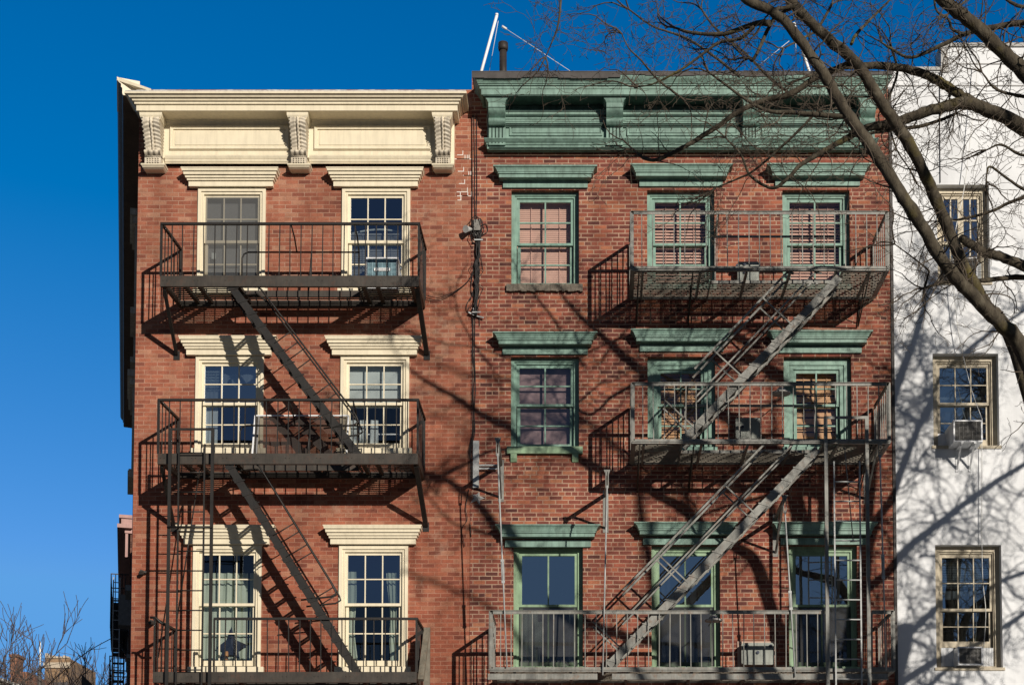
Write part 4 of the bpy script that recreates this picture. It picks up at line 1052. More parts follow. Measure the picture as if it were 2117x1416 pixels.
# window screen leaning on the middle black balcony
t = thing('leaning_screen', 'brown mesh screen in a thin white frame leaning on the middle black balcony', 'window screen', (W(617,935,-.3).x,-.3,decks1[1][1]))
zt = decks1[1][1]; xa, xb = W(521,930,-.3).x, W(716,930,-.3).x; z2 = Z(858,-.1)
mb = MB(); pa, pb, pc, pd = Vector((xa,-.33,zt-.01)), Vector((xb,-.33,zt-.01)), Vector((xb,-.07,z2)), Vector((xa,-.07,z2))
for p, q in ((pa,pd),(pb,pc),(pd,pc),(pa,pb)): mb.bar(p,q,.026,.02)
mb.bar(pa+Vector((.06,.01,0)),pd+Vector((.06,.01,0)),.022,.016); mb.build('frame', M['plastic'], t)
mb = MB(); mb.quad(pa,pb,pc,pd); mb.build('mesh_panel', M['screenbrown'], t)
# things on the sill of the lowest cream window
t = thing('star_ornament', 'dark star shaped ornament standing inside the lowest left cream window', 'ornament', tuple(W(480,1362,.13)))
c = W(478,1333,.13); mb = MB(); vs = []
rr = random.Random(2); o = [(0,.34),(.07,.10),(.30,.0),(.13,-.10),(.16,-.26),(0,-.17),(-.22,-.26),(-.14,-.10),(-.28,-.06),(-.08,.1)]
vs = [(c.x+x*.9,c.y,c.z+z*.9) for x,z in o] + [(c.x,c.y-.03,c.z)]
mb.add(vs,[(i,10,(i+1)%10) for i in range(10)]); mb.build('star', flat('dark blue foil',(.012,.014,.025),.7), t)
t = thing('candle', 'short amber candle beside the dark star inside the lowest left cream window', 'candle', tuple(W(468,1362,.12)))
c = W(468,1364,.12); mb = MB(); mb.tube([c,c+Vector((0,0,.14))],.03,10); mb.build('wax', flat('amber wax',(.45,.22,.08),.5), t)
mb = MB(); mb.tube([c+Vector((0,0,.14)),c+Vector((0,0,.16))],.004,4); mb.build('wick', M['ink'], t)

# ------------------------------------------------------------------ cables, brackets, masts
cab = thing('cable_bundle', 'tangled black cables with a junction box on the joint between two brick houses', 'cables', tuple(W(985,1000)))
mb = MB(); rr = random.Random(5)
def jit(s): return Vector((rr.uniform(-s,s), -rr.uniform(.015,.05), rr.uniform(-s,s)))
for k in range(3):
    pts = [W(976+k*5+rr.uniform(-1,1),y)+Vector((0,-.03,0)) for y in (238,300,350,400,440,466)]; mb.tube(smooth_path(pts,4),.006,5)
for k in range(11):
    pts = []
    for y in range(476,665,18):
        w_ = 9 if y < 620 else 5; pts.append(W(990-(y-480)*.035+rr.uniform(-w_*.55,w_*.55),y)+Vector((0,-rr.uniform(.02,.08),0)))
    mb.tube(smooth_path(pts,3),rr.uniform(.006,.012),5)
for k in range(3):
    pts = [W(982-k*2.5+rr.uniform(-1.5,1.5),y)+Vector((0,-.03,0)) for y in range(655,900,40)] + [W(974-k*2+rr.uniform(-1,1),y)+Vector((0,-.03,0)) for y in (930,970,1000)]; mb.tube(smooth_path(pts,4),.0055,5)
for pts in ([(970,1010),(963,1050),(966,1075),(955,1095),(961,1130)],[(972,1080),(974,1110)],[(990,470),(1005,465),(1008,480),(998,488)],[(984,540),(977,570),(974,600),(979,615)],[(984,600),(968,625),(965,640),(976,655)]):
    mb.tube(smooth_path([W(x,y)+Vector((0,-.03,0)) for x,y in pts],4),.006,5)
for q in range(2):
    pts = [(882,618-q*5),(905,622-q*4),(930,612-q*2),(955,595),(972,578),(980,560)]; mb.tube(smooth_path([W(x,y)+Vector((0,-.035-.01*q,0)) for x,y in pts],5),.0055,5)
for k in range(14):      # loose loops round the junction box
    c = W(988+rr.uniform(-7,7),472+rr.uniform(-10,22)); r_ = rr.uniform(.05,.16); a0 = rr.uniform(0,6)
    mb.tube([(c.x+r_*math.cos(a0+q*.6)*.6,-.05-rr.uniform(0,.07),c.z+r_*math.sin(a0+q*.6)) for q in range(8)],.006,5)
for k in range(10):
    y0_ = rr.uniform(500,640); c = W(988-(y0_-480)*.03,y0_); s_ = rr.choice((-1,1))
    mb.tube(smooth_path([(c.x,-.05,c.z),(c.x+s_*rr.uniform(.04,.14),-.04,c.z-rr.uniform(.02,.12)),(c.x+s_*rr.uniform(.0,.1),-.03,c.z-rr.uniform(.14,.3))],4),.005,5)
mb.build('cable', M['cable'], cab)
mb = MB(); a = W(987,472); mb.box(a.x-.05,a.x+.05,-.11,-.014,a.z-.08,a.z+.1); mb.box(a.x-.07,a.x+.06,-.06,-.015,a.z-.16,a.z-.09); mb.build('junction_box', flat('weathered box',(.2,.19,.17),.7,.3), cab)
mb = MB()
for px, py in ((990,501),(986,650)): a = W(px,py); mb.box(a.x-.07,a.x+.07,-.10,-.09,a.z-.01,a.z+.01)
for dx, dz in ((-.09,.05),(.1,-.04),(-.03,.12)): a = W(984,655); mb.bar((a.x,-.04,a.z),(a.x+dx*1.3,-.06,a.z+dz),.02,.02)
mb.build('clamp', M['steel'], cab)
t = thing('floodlight', 'small white floodlight fixed beside the cable junction box', 'floodlight', tuple(W(970,480)))
a = W(969,480); mb = MB(); mb.tube([(a.x-.04,-.16,a.z-.02),(a.x,-.10,a.z),(a.x+.06,-.05,a.z+.02)],[.06,.045,.02],10); mb.build('lamp_head', M['coping'], t)
mb = MB(); mb.tube([(a.x+.05,-.055,a.z+.02),(a.x+.13,-.014,a.z+.03)],.014,6); mb.build('arm', M['steel'], t)
t = thing('wall_bracket', 'pale grey steel channel with two short arms left of the lowest green hood', 'bracket', tuple(W(985,1000)))
mb = MB(); a, b = W(978,911,-.06), W(990,1008,-.06); mb.box(a.x,b.x,-.07,-.06,b.z,a.z); mb.box(a.x,a.x+.012,-.06,-.013,b.z,a.z); mb.box(b.x-.012,b.x,-.06,-.013,b.z,a.z); mb.build('channel', M['steel'], t)
mb = MB(); c = W(1028,965,-.08)
for py in (961,968): z = Z(py,-.08); mb.box(b.x,c.x,-.075,-.06,z-.014,z+.014)
mb.build('arm', M['steel'], t)
t = thing('star_anchor', 'chipped star shaped wall anchor below the grey steel bracket', 'wall anchor', tuple(W(987,1030)))
c = W(987,1030); vs = []; rr = random.Random(9); n = 10
for i in range(n): a_ = 2*math.pi*i/n; r_ = (.13 if i % 2 == 0 else .055)*rr.uniform(.75,1.15); vs.append((c.x+r_*math.cos(a_),-.025,c.z+r_*math.sin(a_)))
vs.append((c.x,-.06,c.z)); mb = MB(); mb.add(vs,[(i,(i+1)%n,n) for i in range(n)]); mb.add([(x,-.0125,z) for x,y,z in vs[:n]]+vs[:n],[(i,(i+1)%n,n+(i+1)%n,n+i) for i in range(n)]); mb.build('star', M['coping'], t)
for (px,py,lb) in ((298,1183,'tiny rusty iron anchor near the left brick edge, upper of two'),(318,1286,'tiny rusty iron anchor just beside the lowest black balcony, lower of two')):
    t = thing('iron_anchor', lb, 'wall anchor', tuple(W(px,py)))
    c = W(px,py); mb = MB(); mb.bar((c.x,-.001,c.z),(c.x-.03,-.12,c.z-.03),.05,.05); mb.bar((c.x-.05,-.06,c.z+.02),(c.x+.05,-.05,c.z-.01),.03,.03); mb.build('hook', M['vent'], t)
# wires on the white house
def wire(label, pts, mat, r, y, group=None):
    t = thing('wall_wire', label, 'wire', tuple(W(*pts[-1],y)), group); mb = MB(); mb.tube(smooth_path([W(px,py,y) for px,py in pts],5),r,5); mb.build('wire', mat, t)
wire('thin dark wire hanging from the parapet to the top window of the white house',[(1943,150),(1943,250),(1944,378)],M['cable'],.006,.085)
wire('white wire slanting down past the top window to the middle air conditioner',[(2022,130),(2010,250),(1995,380),(1975,480),(1970,560),(1978,660),(1990,730),(2010,810),(2031,868)],M['wirewhite'],.0065,-.03)
wire('thin pale wire dropping from the middle air conditioner to the lowest one',[(2030,913),(2030,1000),(2030,1120),(2032,1200),(2038,1265),(2034,1336)],M['wirewhite'],.006,.03)
# masts on the roof of the green trimmed house
def mast(label, p0, p1, guys, y):
    a, b = W(*p0,y), W(*p1,y); a = a + (a-b).normalized()*.6
    t = thing('antenna_mast', label, 'mast', tuple(a)); mb = MB(); mb.tube([a,b],.025,8); mb.tube([b,b+Vector((0,0,.03))],.028,8); mb.build('pole', M['antenna'], t)
    for gp in guys:
        g0 = W(*gp[0],y); g1 = W(*gp[1],y+.2); m = MB(); m.tube([g0,g1+(g1-g0)*.12],.0045,5)
        if len(gp) > 2: m.tube([g0,g0.lerp(g1,.07)],.02,6)
        m.build('guy_wire', M['wirewhite'], t)
mast('white leaning mast with thin guy wires at the left end of the flat roof',(996,145),(1027,33),[((1030,44),(1012,145)),((1038,55),(1172,143),1)],.6)
mast('white leaning mast with guy wires behind the tree at the roof right end',(1672,145),(1642,52),[((1632,85),(1560,143)),((1645,88),(1647,145))],.6)
# ------------------------------------------------------------------ the street tree
rt = random.Random(21)
def rdir(r):
    while True:
        v = Vector((r.uniform(-1,1),r.uniform(-1,1),r.uniform(-1,1)))
        if .1 < v.length < 1: return v.normalized()
def twig(mb, p, d, L, r0, lev, r, maxlev, seg=.11, ymax=-1.7, wander=.42, flatten=.65):
    n = max(3, int(L/seg)); pts = [Vector(p)]; d = d.normalized()
    for i in range(n):
        w = rdir(r)*wander; w.z -= .03
        d = (d + w).normalized(); d.y *= flatten if lev else .85
        d.normalize()
        q = pts[-1] + d*(L/n)
        if q.y > ymax: q.y = ymax; d.y = -abs(d.y)
        pts.append(q)
    rad = [max(.0028, r0*(1-.75*i/n)) for i in range(n+1)]
    mb.tube(pts, rad, 5 if lev == 0 else 3, cap=False)
    if lev >= maxlev:
        return
    k = int(L*(6.5 if lev == 0 else 8.5)) + (1 if r.random() < .6 else 0)
    for _ in range(k):
        i = r.randint(1, n); t = i/n
        ax = pts[i]-pts[i-1]; ax.normalize()
        side = (rdir(r) - ax*rdir(r).dot(ax)); 
        nd = ax*.55 + side.normalized()*.9
        twig(mb, pts[i], nd, L*r.uniform(.22,.5)*(1.1-.4*t), rad[i]*.62, lev+1, r, maxlev, seg*.62, ymax, wander*1.05, flatten)
def limb(mb, pts, rads, n=8, k=6, wob=.0):
    P_ = smooth_path(pts, k); m = len(P_)
    idx = [i/(m-1)*(len(rads)-1) for i in range(m)]
    rr = [lerp(rads[int(min(i,len(rads)-2))], rads[int(min(i,len(rads)-2))+1], i-int(min(i,len(rads)-2))) for i in idx]
    rr = [q*(1+.07*rt.uniform(-1,1)) for q in rr]
    P_ = [p + Vector((rt.uniform(-1,1),rt.uniform(-1,1),rt.uniform(-1,1)))*q*.12 for p, q in zip(P_, rr)]
    mb.tube(P_, rr, n); return P_, rr
def px_limb(pts, y0, y1=None, ys=None):
    n = len(pts)-1
    if ys: return [W(a,b,y) for (a,b),y in zip(pts,ys)]
    y1 = y0 if y1 is None else y1
    return [W(a,b,lerp(y0,y1,i/n)) for i,(a,b) in enumerate(pts)]
def th(*t): return [q*.39*20.6/FOC for q in t]
tree = thing('bare_tree', 'big leafless street tree with mossy grey limbs crossing the green cornice and the white house', 'tree', (7.4,-5.2,0))
TP = Vector((7.4,-5.2,0))
limbs = MB(); LP = []
def addl(pts, rads, dens=1.0, kk=6): 
    P_, rr = limb(limbs, pts, rads, 9, kk); LP.append((P_, rr, dens)); return P_
fork = Vector((7.0,-5.6,5.3))
# visible limbs, traced at the depth where the tree stands
A = px_limb([(1345,-300),(1400,-180),(1480,-60),(1545,0),(1620,42),(1700,150),(1745,225),(1790,290),(1850,380),(1900,460),(1950,540),(2000,600),(2060,662),(2117,732)],0,ys=[-8.5,-8.3,-8.1,-8.0,-7.9,-7.75,-7.7,-7.65,-7.6,-7.5,-7.3,-7.1,-6.8,-6.5])
addl(A+[Vector((5.95,-6.2,7.2)),Vector((6.6,-5.9,6.2)),fork], [q*.88 for q in th(4,12,20,24,26,29,31,32,33,34,35,36,40,46,54,64,76)])
B = px_limb([(1440,-330),(1500,-200),(1570,-90),(1632,0),(1700,70),(1770,132),(1822,212),(1880,300),(1930,400),(1962,480),(2000,565),(2040,632),(2090,700)],0,ys=[-7.9,-7.6,-7.3,-7.1,-6.9,-6.7,-6.5,-6.2,-5.8,-5.5,-5.25,-5.05,-4.95])
addl(B+[Vector((6.2,-5.0,7.7)),Vector((6.7,-5.3,6.6))], [q*.95 for q in th(4,12,20,25,27,29,31,32,32,33,34,36,40,50,60)])
addl(px_limb([(1720,-320),(1800,-190),(1880,-90),(1950,0),(2010,48),(2060,95),(2117,150),(2200,240),(2290,380)],-6.6,-5.8)+[Vector((6.9,-5.1,7.2)),fork], th(5,14,24,32,34,36,40,46,52,60,70))
D = px_limb([(1500,285),(1532,321),(1551,363),(1597,389),(1631,367),(1657,340),(1714,306),(1763,280),(1795,264),(1842,256),(1884,242),(1935,226),(1995,214),(2050,230),(2117,266),(2220,340)],-4.3,-4.7)
addl(D+[Vector((6.75,-5.0,8.2)),Vector((7.0,-5.2,6.2))], th(4,6,8,9,10,12,15,18,22,26,28,30,33,37,42,46,54,60), .7)
addl(px_limb([(2020,218),(1975,190),(1937,166),(1884,145),(1808,136),(1760,138),(1702,147),(1640,170)],-4.4,-4.9), th(28,27,25,22,19,14,9,6))
addl(px_limb([(1770,128),(1691,159),(1638,193),(1581,208),(1529,230),(1468,272),(1374,325),(1336,329),(1310,310)],-6.6,-5.9), th(17,16,15,14,13,12,10,9,5))
addl(px_limb([(1767,242),(1695,238),(1640,233),(1589,230),(1544,208),(1498,174),(1465,150)],-7.7,-7.3), th(14,12,11,9,7,6,4))
addl(px_limb([(1592,48),(1559,50),(1498,70),(1430,68),(1395,58)],-7.9,-7.4), th(15,13,10,8,5))
addl(px_limb([(1600,20),(1640,15),(1600,40),(1560,120),(1548,122)],-7.9,-7.6), th(9,9,9,8,4),.5)
addl(px_limb([(1559,55),(1530,80),(1483,91),(1415,140),(1355,172),(1320,180)],-7.8,-7.2), th(9,8,7,6,4,3))
addl(px_limb([(2180,48),(2117,47),(2054,57),(1997,70),(1950,92),(1884,119),(1840,100),(1822,88)],-5.4,-4.8), th(17,16,15,13,11,9,7,4))
addl(px_limb([(1997,72),(1970,62),(1960,40),(1935,20),(1930,-30)],-5,-5.4), th(9,8,7,6,5))
addl(px_limb([(1985,492),(2029,518),(2071,531),(2117,551),(2190,590)],-4.9,-4.4)[::1], th(22,24,26,28,30),.6)
addl(px_limb([(1908,596),(1952,584),(1990,580),(2030,580),(2071,576),(2117,574),(2200,590)],-4.8,-4.2), th(7,10,12,13,14,15,16),.8)
addl(px_limb([(1850,505),(1915,555),(1918,570),(1912,592)],-4.8,-4.9), th(3,5,6,7),.8)
addl(px_limb([(1960,455),(1990,453),(2050,437),(2085,420),(2117,408),(2180,380)],-5.1,-5.6), th(4,7,8,9,10,12))
addl(px_limb([(2039,375),(2040,360),(2048,345),(2086,372),(2117,392),(2180,420)],-5.5), th(4,5,6,7,8,10))
addl(px_limb([(1787,278),(1850,268),(1900,262),(1940,250),(1975,236)],-4.5,-4.4), th(8,10,10,9,8))
addl(px_limb([(1690,230),(1660,262),(1620,300),(1560,352),(1520,372),(1480,388)],-5,-4.4), th(6,7,7,6,5,3))
addl(px_limb([(1840,0),(1800,40),(1770,72),(1760,92)],-5.2,-5.6), th(5,7,9,9),.6)
addl(px_limb([(1160,-60),(1159,0),(1156,40),(1150,65),(1138,95),(1128,118)],-4.6), th(8,7,6,5,4,3), 2.0)
addl(px_limb([(1285,70),(1300,100),(1325,125),(1360,165),(1400,196)],-4.6,-4.9), th(3,4,5,6,6), 1.0)
addl(px_limb([(1300,20),(1350,55),(1420,80),(1480,120),(1530,160)],-5.6,-5.2), th(4,5,6,7,8), 1.2)
addl(px_limb([(2300,10),(2210,-20),(2117,15),(2040,-20),(1960,30)],-5.6,-5.8), th(16,13,10,7,5), 1.2)
addl(px_limb([(2240,180),(2170,205),(2117,200),(2060,185),(2030,150)],-5.6,-5.9), th(14,12,9,7,4), 1.2)
addl(px_limb([(2240,330),(2170,310),(2117,322),(2070,300),(2040,310)],-5.8,-5.6), th(14,11,8,6,4), 1.2)
addl(px_limb([(1840,90),(1855,150),(1835,220),(1850,300),(1880,350)],-4.6,-4.3), th(8,7,6,5,3), 1.0)
addl(px_limb([(1720,10),(1690,60),(1660,80),(1620,100)],-5.4,-5.8), th(8,7,6,4), 1.0)
addl(px_limb([(1450,20),(1480,60),(1540,110),(1590,160),(1640,200)],-4.5,-4.9), th(5,6,7,8,8), 1.0)
# limbs on the far side of the trunk; their shadows fall on the white house
def from_shadow(pts, d, y=.1): return [W(a,b,y) - SUN*d for a,b in pts]
d0 = 5.2
for pts, rads in (([(1935,560),(1920,600),(1895,690),(1868,760),(1840,835),(1800,900)],th(14,18,24,28,30,32)),
                  ([(2135,630),(2045,690),(1985,738),(1940,800),(1905,870),(1872,950),(1840,1030),(1790,1120)],th(10,14,16,19,22,25,28,30)),
                  ([(1905,742),(1915,790),(1912,815),(1928,835),(1916,870)],th(5,7,8,9,10)),
                  ([(1960,670),(1925,700),(1930,720),(1905,742)],th(4,5,6,7)),
                  ([(2160,935),(2060,995),(1990,1045),(1930,1090),(1880,1130),(1820,1195),(1765,1260)],th(16,19,22,24,27,30,34)),
                  ([(2180,1160),(2050,1207),(1978,1225),(1923,1268),(1860,1330),(1800,1400)],th(12,16,18,22,26,30)),
                  ([(2180,1225),(2050,1311),(1976,1345),(1923,1372),(1860,1414),(1800,1470)],th(14,18,22,25,28,32)),
                  ([(2000,1345),(1950,1390),(1910,1425),(1850,1480)],th(12,15,17,20)),
                  ([(1990,1180),(1950,1150),(1900,1150)],th(4,7,9)),
                  ([(1940,860),(1930,910),(1905,945),(1895,975)],th(5,7,9,10))):
    ps = from_shadow(pts, d0)
    if rads[-1] > .058:      # carry the bough on down to the fork
        b_ = ps[-1]; ps += [b_.lerp(fork,.4)+Vector((.12,0,-.1)), b_.lerp(fork,.8)+Vector((.08,0,-.05)), fork+Vector((0,0,-.2))]; rads = list(rads)+[rads[-1]*1.15,rads[-1]*1.35,rads[-1]*1.5]
    addl(ps, rads, 1.15, 5)
addl([Vector((6.9,-5.2,3.0)),Vector((7.5,-5.2,5.6)),Vector((7.9,-5.3,6.9)),Vector((8.3,-5.2,8.6))],[.24,.2,.17,.14],.2)
addl([Vector((6.8,-5.25,3.5)),Vector((7.1,-5.15,5.2)),Vector((7.5,-5.2,6.2)),Vector((8.6,-5.3,7.4))],[.22,.2,.16,.12],.2)
limbs.tube([(7.45,-5.3,-.1),(7.4,-5.3,.25),(7.3,-5.35,1.2),(7.1,-5.45,3.0),(7.0,-5.6,5.5)],[.44,.36,.31,.29,.26],12)
tr_ = limbs.build('trunk', M['bark'], tree)
tw = MB()
for P_, rr, dens in LP:
    L = sum((P_[i+1]-P_[i]).length for i in range(len(P_)-1))
    cnt = int(L*(9.5 if dens == 1.15 else 5.6)*dens)
    for _ in range(cnt):
        i = rt.randint(1, len(P_)-1); p = P_[i]
        if p.z < 6.2 and p.x > 5.5 and rt.random() < .6: continue
        ax = (P_[i]-P_[i-1]).normalized(); s = rdir(rt); s = (s-ax*s.dot(ax)).normalized()
        if s.y > .55: s.y = .2
        L1 = rt.uniform(.35,1.25) * (.8 if rr[i] > .06 else 1)
        if dens == 1.15: L1 *= 1.25
        twig(tw, p, s*.85+ax*rt.uniform(-.5,.25), L1, min(rr[i]*.30,.0105) if dens != 1.15 else .015, 0, rt, 2, .10)
    for tip in ((P_[0],P_[0]-P_[1],rr[0]),(P_[-1],P_[-1]-P_[-2],rr[-1])):
        if tip[2] < .02:
            for _ in range(3): twig(tw, tip[0], tip[1].normalized()+rdir(rt)*.5, rt.uniform(.5,1.0), .011, 0, rt, 2, .10)
tw.build('crown', M['twig'], tree)

# second street tree, nearer the camera and out to the right; it throws the soft shadows on the brick
tree2 = thing('bare_tree', 'second leafless street tree standing outside the view on the right', 'tree', (9.5,-13.5,0))
l2 = MB(); LQ = []
dd = 12.5
for pts, rads in (([(820,1180),(850,1187),(930,1215),(1010,1256),(1100,1330),(1200,1420)],[.02,.03,.035,.04,.05,.06]),
                  ([(860,745),(960,772),(1060,790),(1180,850),(1300,960),(1330,1100)],[.02,.03,.035,.045,.06,.07]),
                  ([(950,885),(1010,850),(1060,838),(1150,850),(1260,900)],[.02,.025,.03,.035,.04]),
                  ([(905,970),(1000,920),(1080,900)],[.015,.02,.02]),
                  ([(1335,800),(1352,850),(1372,910),(1390,960),(1430,1060)],[.02,.035,.05,.06,.07]),
                  ([(1560,700),(1590,790),(1600,880),(1590,990),(1610,1100),(1650,1200)],[.03,.045,.05,.06,.07,.08])):
    P_, rr = limb(l2, from_shadow(pts, dd, 0), rads, 7, 5); LQ.append((P_, rr))
l2.tube([(9.5,-13.5,-.1),(9.4,-13.5,.3),(9.2,-13.4,2),(9.0,-13.2,5),(9.3,-12.9,8)],[.42,.34,.3,.27,.2],10)
for P_, rr in LQ: 
    if rr[-1] > .05: l2.tube(smooth_path([P_[-1],(P_[-1]+Vector((9.2,-13.1,7)))/2+Vector((.1,.1,-.3)),Vector((9.15,-13.1,6.0))],5),[rr[-1]*lerp(1,1.6,i/10) for i in range(11)],7)
l2.build('trunk', M['bark'], tree2)
t2 = MB(); r2 = random.Random(4)
for P_, rr in LQ:
    for _ in range(15):
        i = r2.randint(1,len(P_)-1); ax = (P_[i]-P_[i-1]).normalized(); s = rdir(r2)
        twig(t2, P_[i], s+ax*.3, r2.uniform(.5,1.2), .014, 0, r2, 1, .16, ymax=-9)
for _ in range(16):      # boughs low on the right, mirrored in the window panes
    p0 = Vector((r2.uniform(8.2,9.4),-13.2+r2.uniform(-.4,.4),r2.uniform(5.5,8.0)))
    p1 = Vector((r2.uniform(4.9,6.6),-13.4+r2.uniform(-.8,.8),r2.uniform(7.2,10.2)))
    P_, rr = limb(t2, [p0,(p0+p1)/2+rdir(r2)*.35,p1], [.05,.03,.012], 5, 5)
    for _ in range(16):
        i = r2.randint(2,len(P_)-1); twig(t2, P_[i], rdir(r2)+(P_[i]-P_[i-1]).normalized()*.5, r2.uniform(.4,1.1), .010, 0, r2, 1, .13, ymax=-9)
t2.build('crown', M['twig'], tree2)

# ------------------------------------------------------------------ down the side street
def sp(y, o): # point on the side street wall line at depth y, o metres out from it
    return Vector((LX + SL*y, y, 0)) + nrm*o
rear = thing('rear_building', 'narrow shaded brick building behind the corner house on the side street', 'building', tuple(sp(17.2,0)))
mb = MB(); a, b = sp(17.1,-.03), sp(24,-.03); h = 13.6
mb.add([a,b,b+Vector((6,0,0)),a+Vector((6,0,0))]+[p+Vector((0,0,h)) for p in (a,b,b+Vector((6,0,0)),a+Vector((6,0,0)))],[(0,4,5,1),(4,7,6,5),(1,5,6,2),(0,3,7,4)]); mb.build('wall', M['brickS'], rear)
for z in (11.2,8.2,5.2):
    mb = MB(); a, b = sp(19,0), sp(20.2,0)
    for q,o0,o1,z0,z1 in ((0,.0,.16,z,z+.15),(0,.0,.1,z-1.9,z-1.8)):
        vs = [sp(19,o0),sp(19,o1),sp(20.3,o1),sp(20.3,o0)]; mb.add([v+Vector((0,0,z0)) for v in vs]+[v+Vector((0,0,z1)) for v in vs],[(0,3,2,1),(4,5,6,7),(0,1,5,4),(1,2,6,5),(2,3,7,6),(3,0,4,7)])
    mb.build('window', M['greyblind'], rear)
vs = [sp(21,.0),sp(21,.35),sp(21.6,.35),sp(21.6,.0)]; mb = MB(); mb.add([v+Vector((0,0,10.6)) for v in vs]+[v+Vector((0,0,11.5)) for v in vs],[(0,3,2,1),(4,5,6,7),(0,1,5,4),(1,2,6,5),(2,3,7,6),(3,0,4,7)]); mb.build('air_conditioner', M['darkfins'], rear)
far = thing('apartment_building', 'shaded apartment building with a rosy cornice end, far down the side street', 'building', tuple(sp(24,0)))
def slab(mb, y0, y1, o0, o1, z0, z1):
    vs = [sp(y0,o0),sp(y0,o1),sp(y1,o1),sp(y1,o0)]; mb.add([v+Vector((0,0,z0)) for v in vs]+[v+Vector((0,0,z1)) for v in vs],[(0,3,2,1),(4,5,6,7),(0,1,5,4),(1,2,6,5),(2,3,7,6),(3,0,4,7)])
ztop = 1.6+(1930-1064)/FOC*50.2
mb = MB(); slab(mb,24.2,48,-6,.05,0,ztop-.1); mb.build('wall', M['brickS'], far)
rosy = paint('rosy cornice paint',(.42,.24,.21),.85,1.08,3,.6)
mb = MB(); slab(mb,24.05,48,.0,.40,ztop-.10,ztop); slab(mb,24.1,48,.0,.33,ztop-.30,ztop-.101); slab(mb,24.0,48,.0,.45,ztop-.42,ztop-.301); slab(mb,24.15,48,.0,.22,ztop-.55,ztop-.421); slab(mb,24.18,24.3,.12,.2,ztop-1.3,ztop-.551); mb.build('cornice', rosy, far)
for z in (ztop-3.2, ztop-6.2, ztop-9.2):
    for y in (26,29.5,33):
        mb = MB(); slab(mb,y,y+1.1,.05,.14,z-.1,z+.1); slab(mb,y,y+.1,.05,.1,z-1.8,z-.101); slab(mb,y+1,y+1.1,.05,.1,z-1.8,z-.101); slab(mb,y-.05,y+1.15,.05,.15,z-1.95,z-1.801); mb.build('window', M['greyblind'], far)
fe3 = thing('fire_escape', 'dark distant fire escape with ladders, seen edge on at the far apartment building', 'fire escape', tuple(sp(25,.5)))
b0 = .08; ob = .62
for zp in (1.6+(1930-1300)/FOC*51, 1.6+(1930-1420)/FOC*51, 1.6+(1930-1190-0)/FOC*51-.9):
    mb = MB(); slab(mb,25,29,b0,ob,zp-.06,zp)
    pf = mb.build('balcony', M['black'], fe3)
    mb = MB()
    for zz in (.5,.95):
        for y0, o0, y1, o1 in ((25,b0,25,ob),(25,ob,29,ob),(29,b0,29,ob)): mb.bar(sp(y0,o0)+Vector((0,0,zp+zz)),sp(y1,o1)+Vector((0,0,zp+zz)),.03,.03)
    for k in range(9): mb.bar(sp(25+k*.5,ob)+Vector((0,0,zp)),sp(25+k*.5,ob)+Vector((0,0,zp+.95)),.022,.022,up=(0,1,0))
    for k in range(4): mb.bar(sp(25,b0+(k+1)*.1)+Vector((0,0,zp)),sp(25,b0+(k+1)*.1)+Vector((0,0,zp+.95)),.022,.022,up=(0,1,0))
    mb.build('railing', M['black'], pf)
    mb = MB(); mb.bar(sp(25.1,ob-.05)+Vector((0,0,zp-.05)),sp(25.1,.06)+Vector((0,0,zp-.9)),.05,.05); mb.build('bracket', M['black'], pf)
mb = MB(); zA, zB = 1.6+(1930-1195)/FOC*51, 4.0
for o in (.34,.54): mb.bar(sp(24.9,o)+Vector((0,0,zB)),sp(24.9,o)+Vector((0,0,zA)),.03,.03,up=(0,1,0))
z = zB
while z < zA: mb.bar(sp(24.9,.34)+Vector((0,0,z)),sp(24.9,.54)+Vector((0,0,z)),.025,.025); z += .3
mb.build('ladder', M['steel'], fe3)
for k, (za, zb_) in enumerate(((12.3,9.6),(10.9,8.6))):
    mb = MB()
    for o in (.2,.55): mb.bar(sp(25.4,o)+Vector((0,0,za)),sp(28.4,o)+Vector((0,0,zb_)),.04,.14)
    for i in range(10): t = (i+.5)/10; mb.bar(sp(lerp(25.4,28.4,t),.2)+Vector((0,0,lerp(za,zb_,t))),sp(lerp(25.4,28.4,t),.55)+Vector((0,0,lerp(za,zb_,t))),.2,.02)
    mb.build('stair', M['black'], fe3)
# distant buildings, lower left
yT = 120
t = thing('tower_block', 'distant tan brick tower with a pale ragged roof edge, behind bare trees at lower left', 'building', tuple(W(118,1416,yT)))
a, b = W(93,1360,yT), W(144,1360,yT); mb = MB(); mb.box(a.x,b.x,yT,yT+8,0,a.z); mb.build('wall', brick_mat('tan tower brick',[(0,(.22,.14,.08)),(1,(.34,.22,.13))],(.36,.26,.17),(.8,.78,.76),width=.6,row=.2,ms=.02), t)
mb = MB()
for k in range(7): xa = lerp(a.x,b.x,k/7); mb.box(xa+.05,xa+(b.x-a.x)/7-.05,yT-.1,yT+.5,a.z+.001,a.z+.12+.15*random.random()*(1 if k else 3))
mb.box(a.x-.1,b.x+.1,yT-.15,yT-.001,a.z-.9,a.z-.4); mb.build('parapet', flat('pale stone',(.5,.42,.32),.9), t)
for k in range(3):
    for j in range(3):
        mb = MB(); x = lerp(a.x,b.x,(k+.6)/3.2); z = a.z-2.2-j*2.6; mb.box(x-.35,x+.35,yT-.03,yT-.001,z-1.1,z); mb.build('window', M['room'], t)
yC = 90
t = thing('chimney_building', 'low red brick building with a square chimney, behind bare branches at the far lower left', 'building', tuple(W(40,1416,yC)))
a, b = W(36,1388,yC), W(58,1388,yC); c, d = W(23,1358,yC), W(37,1358,yC); mb = MB()
br2 = brick_mat('distant red brick',[(0,(.2,.085,.05)),(1,(.33,.15,.09))],(.3,.18,.12),(.8,.78,.76),width=.5,row=.17,ms=.02)
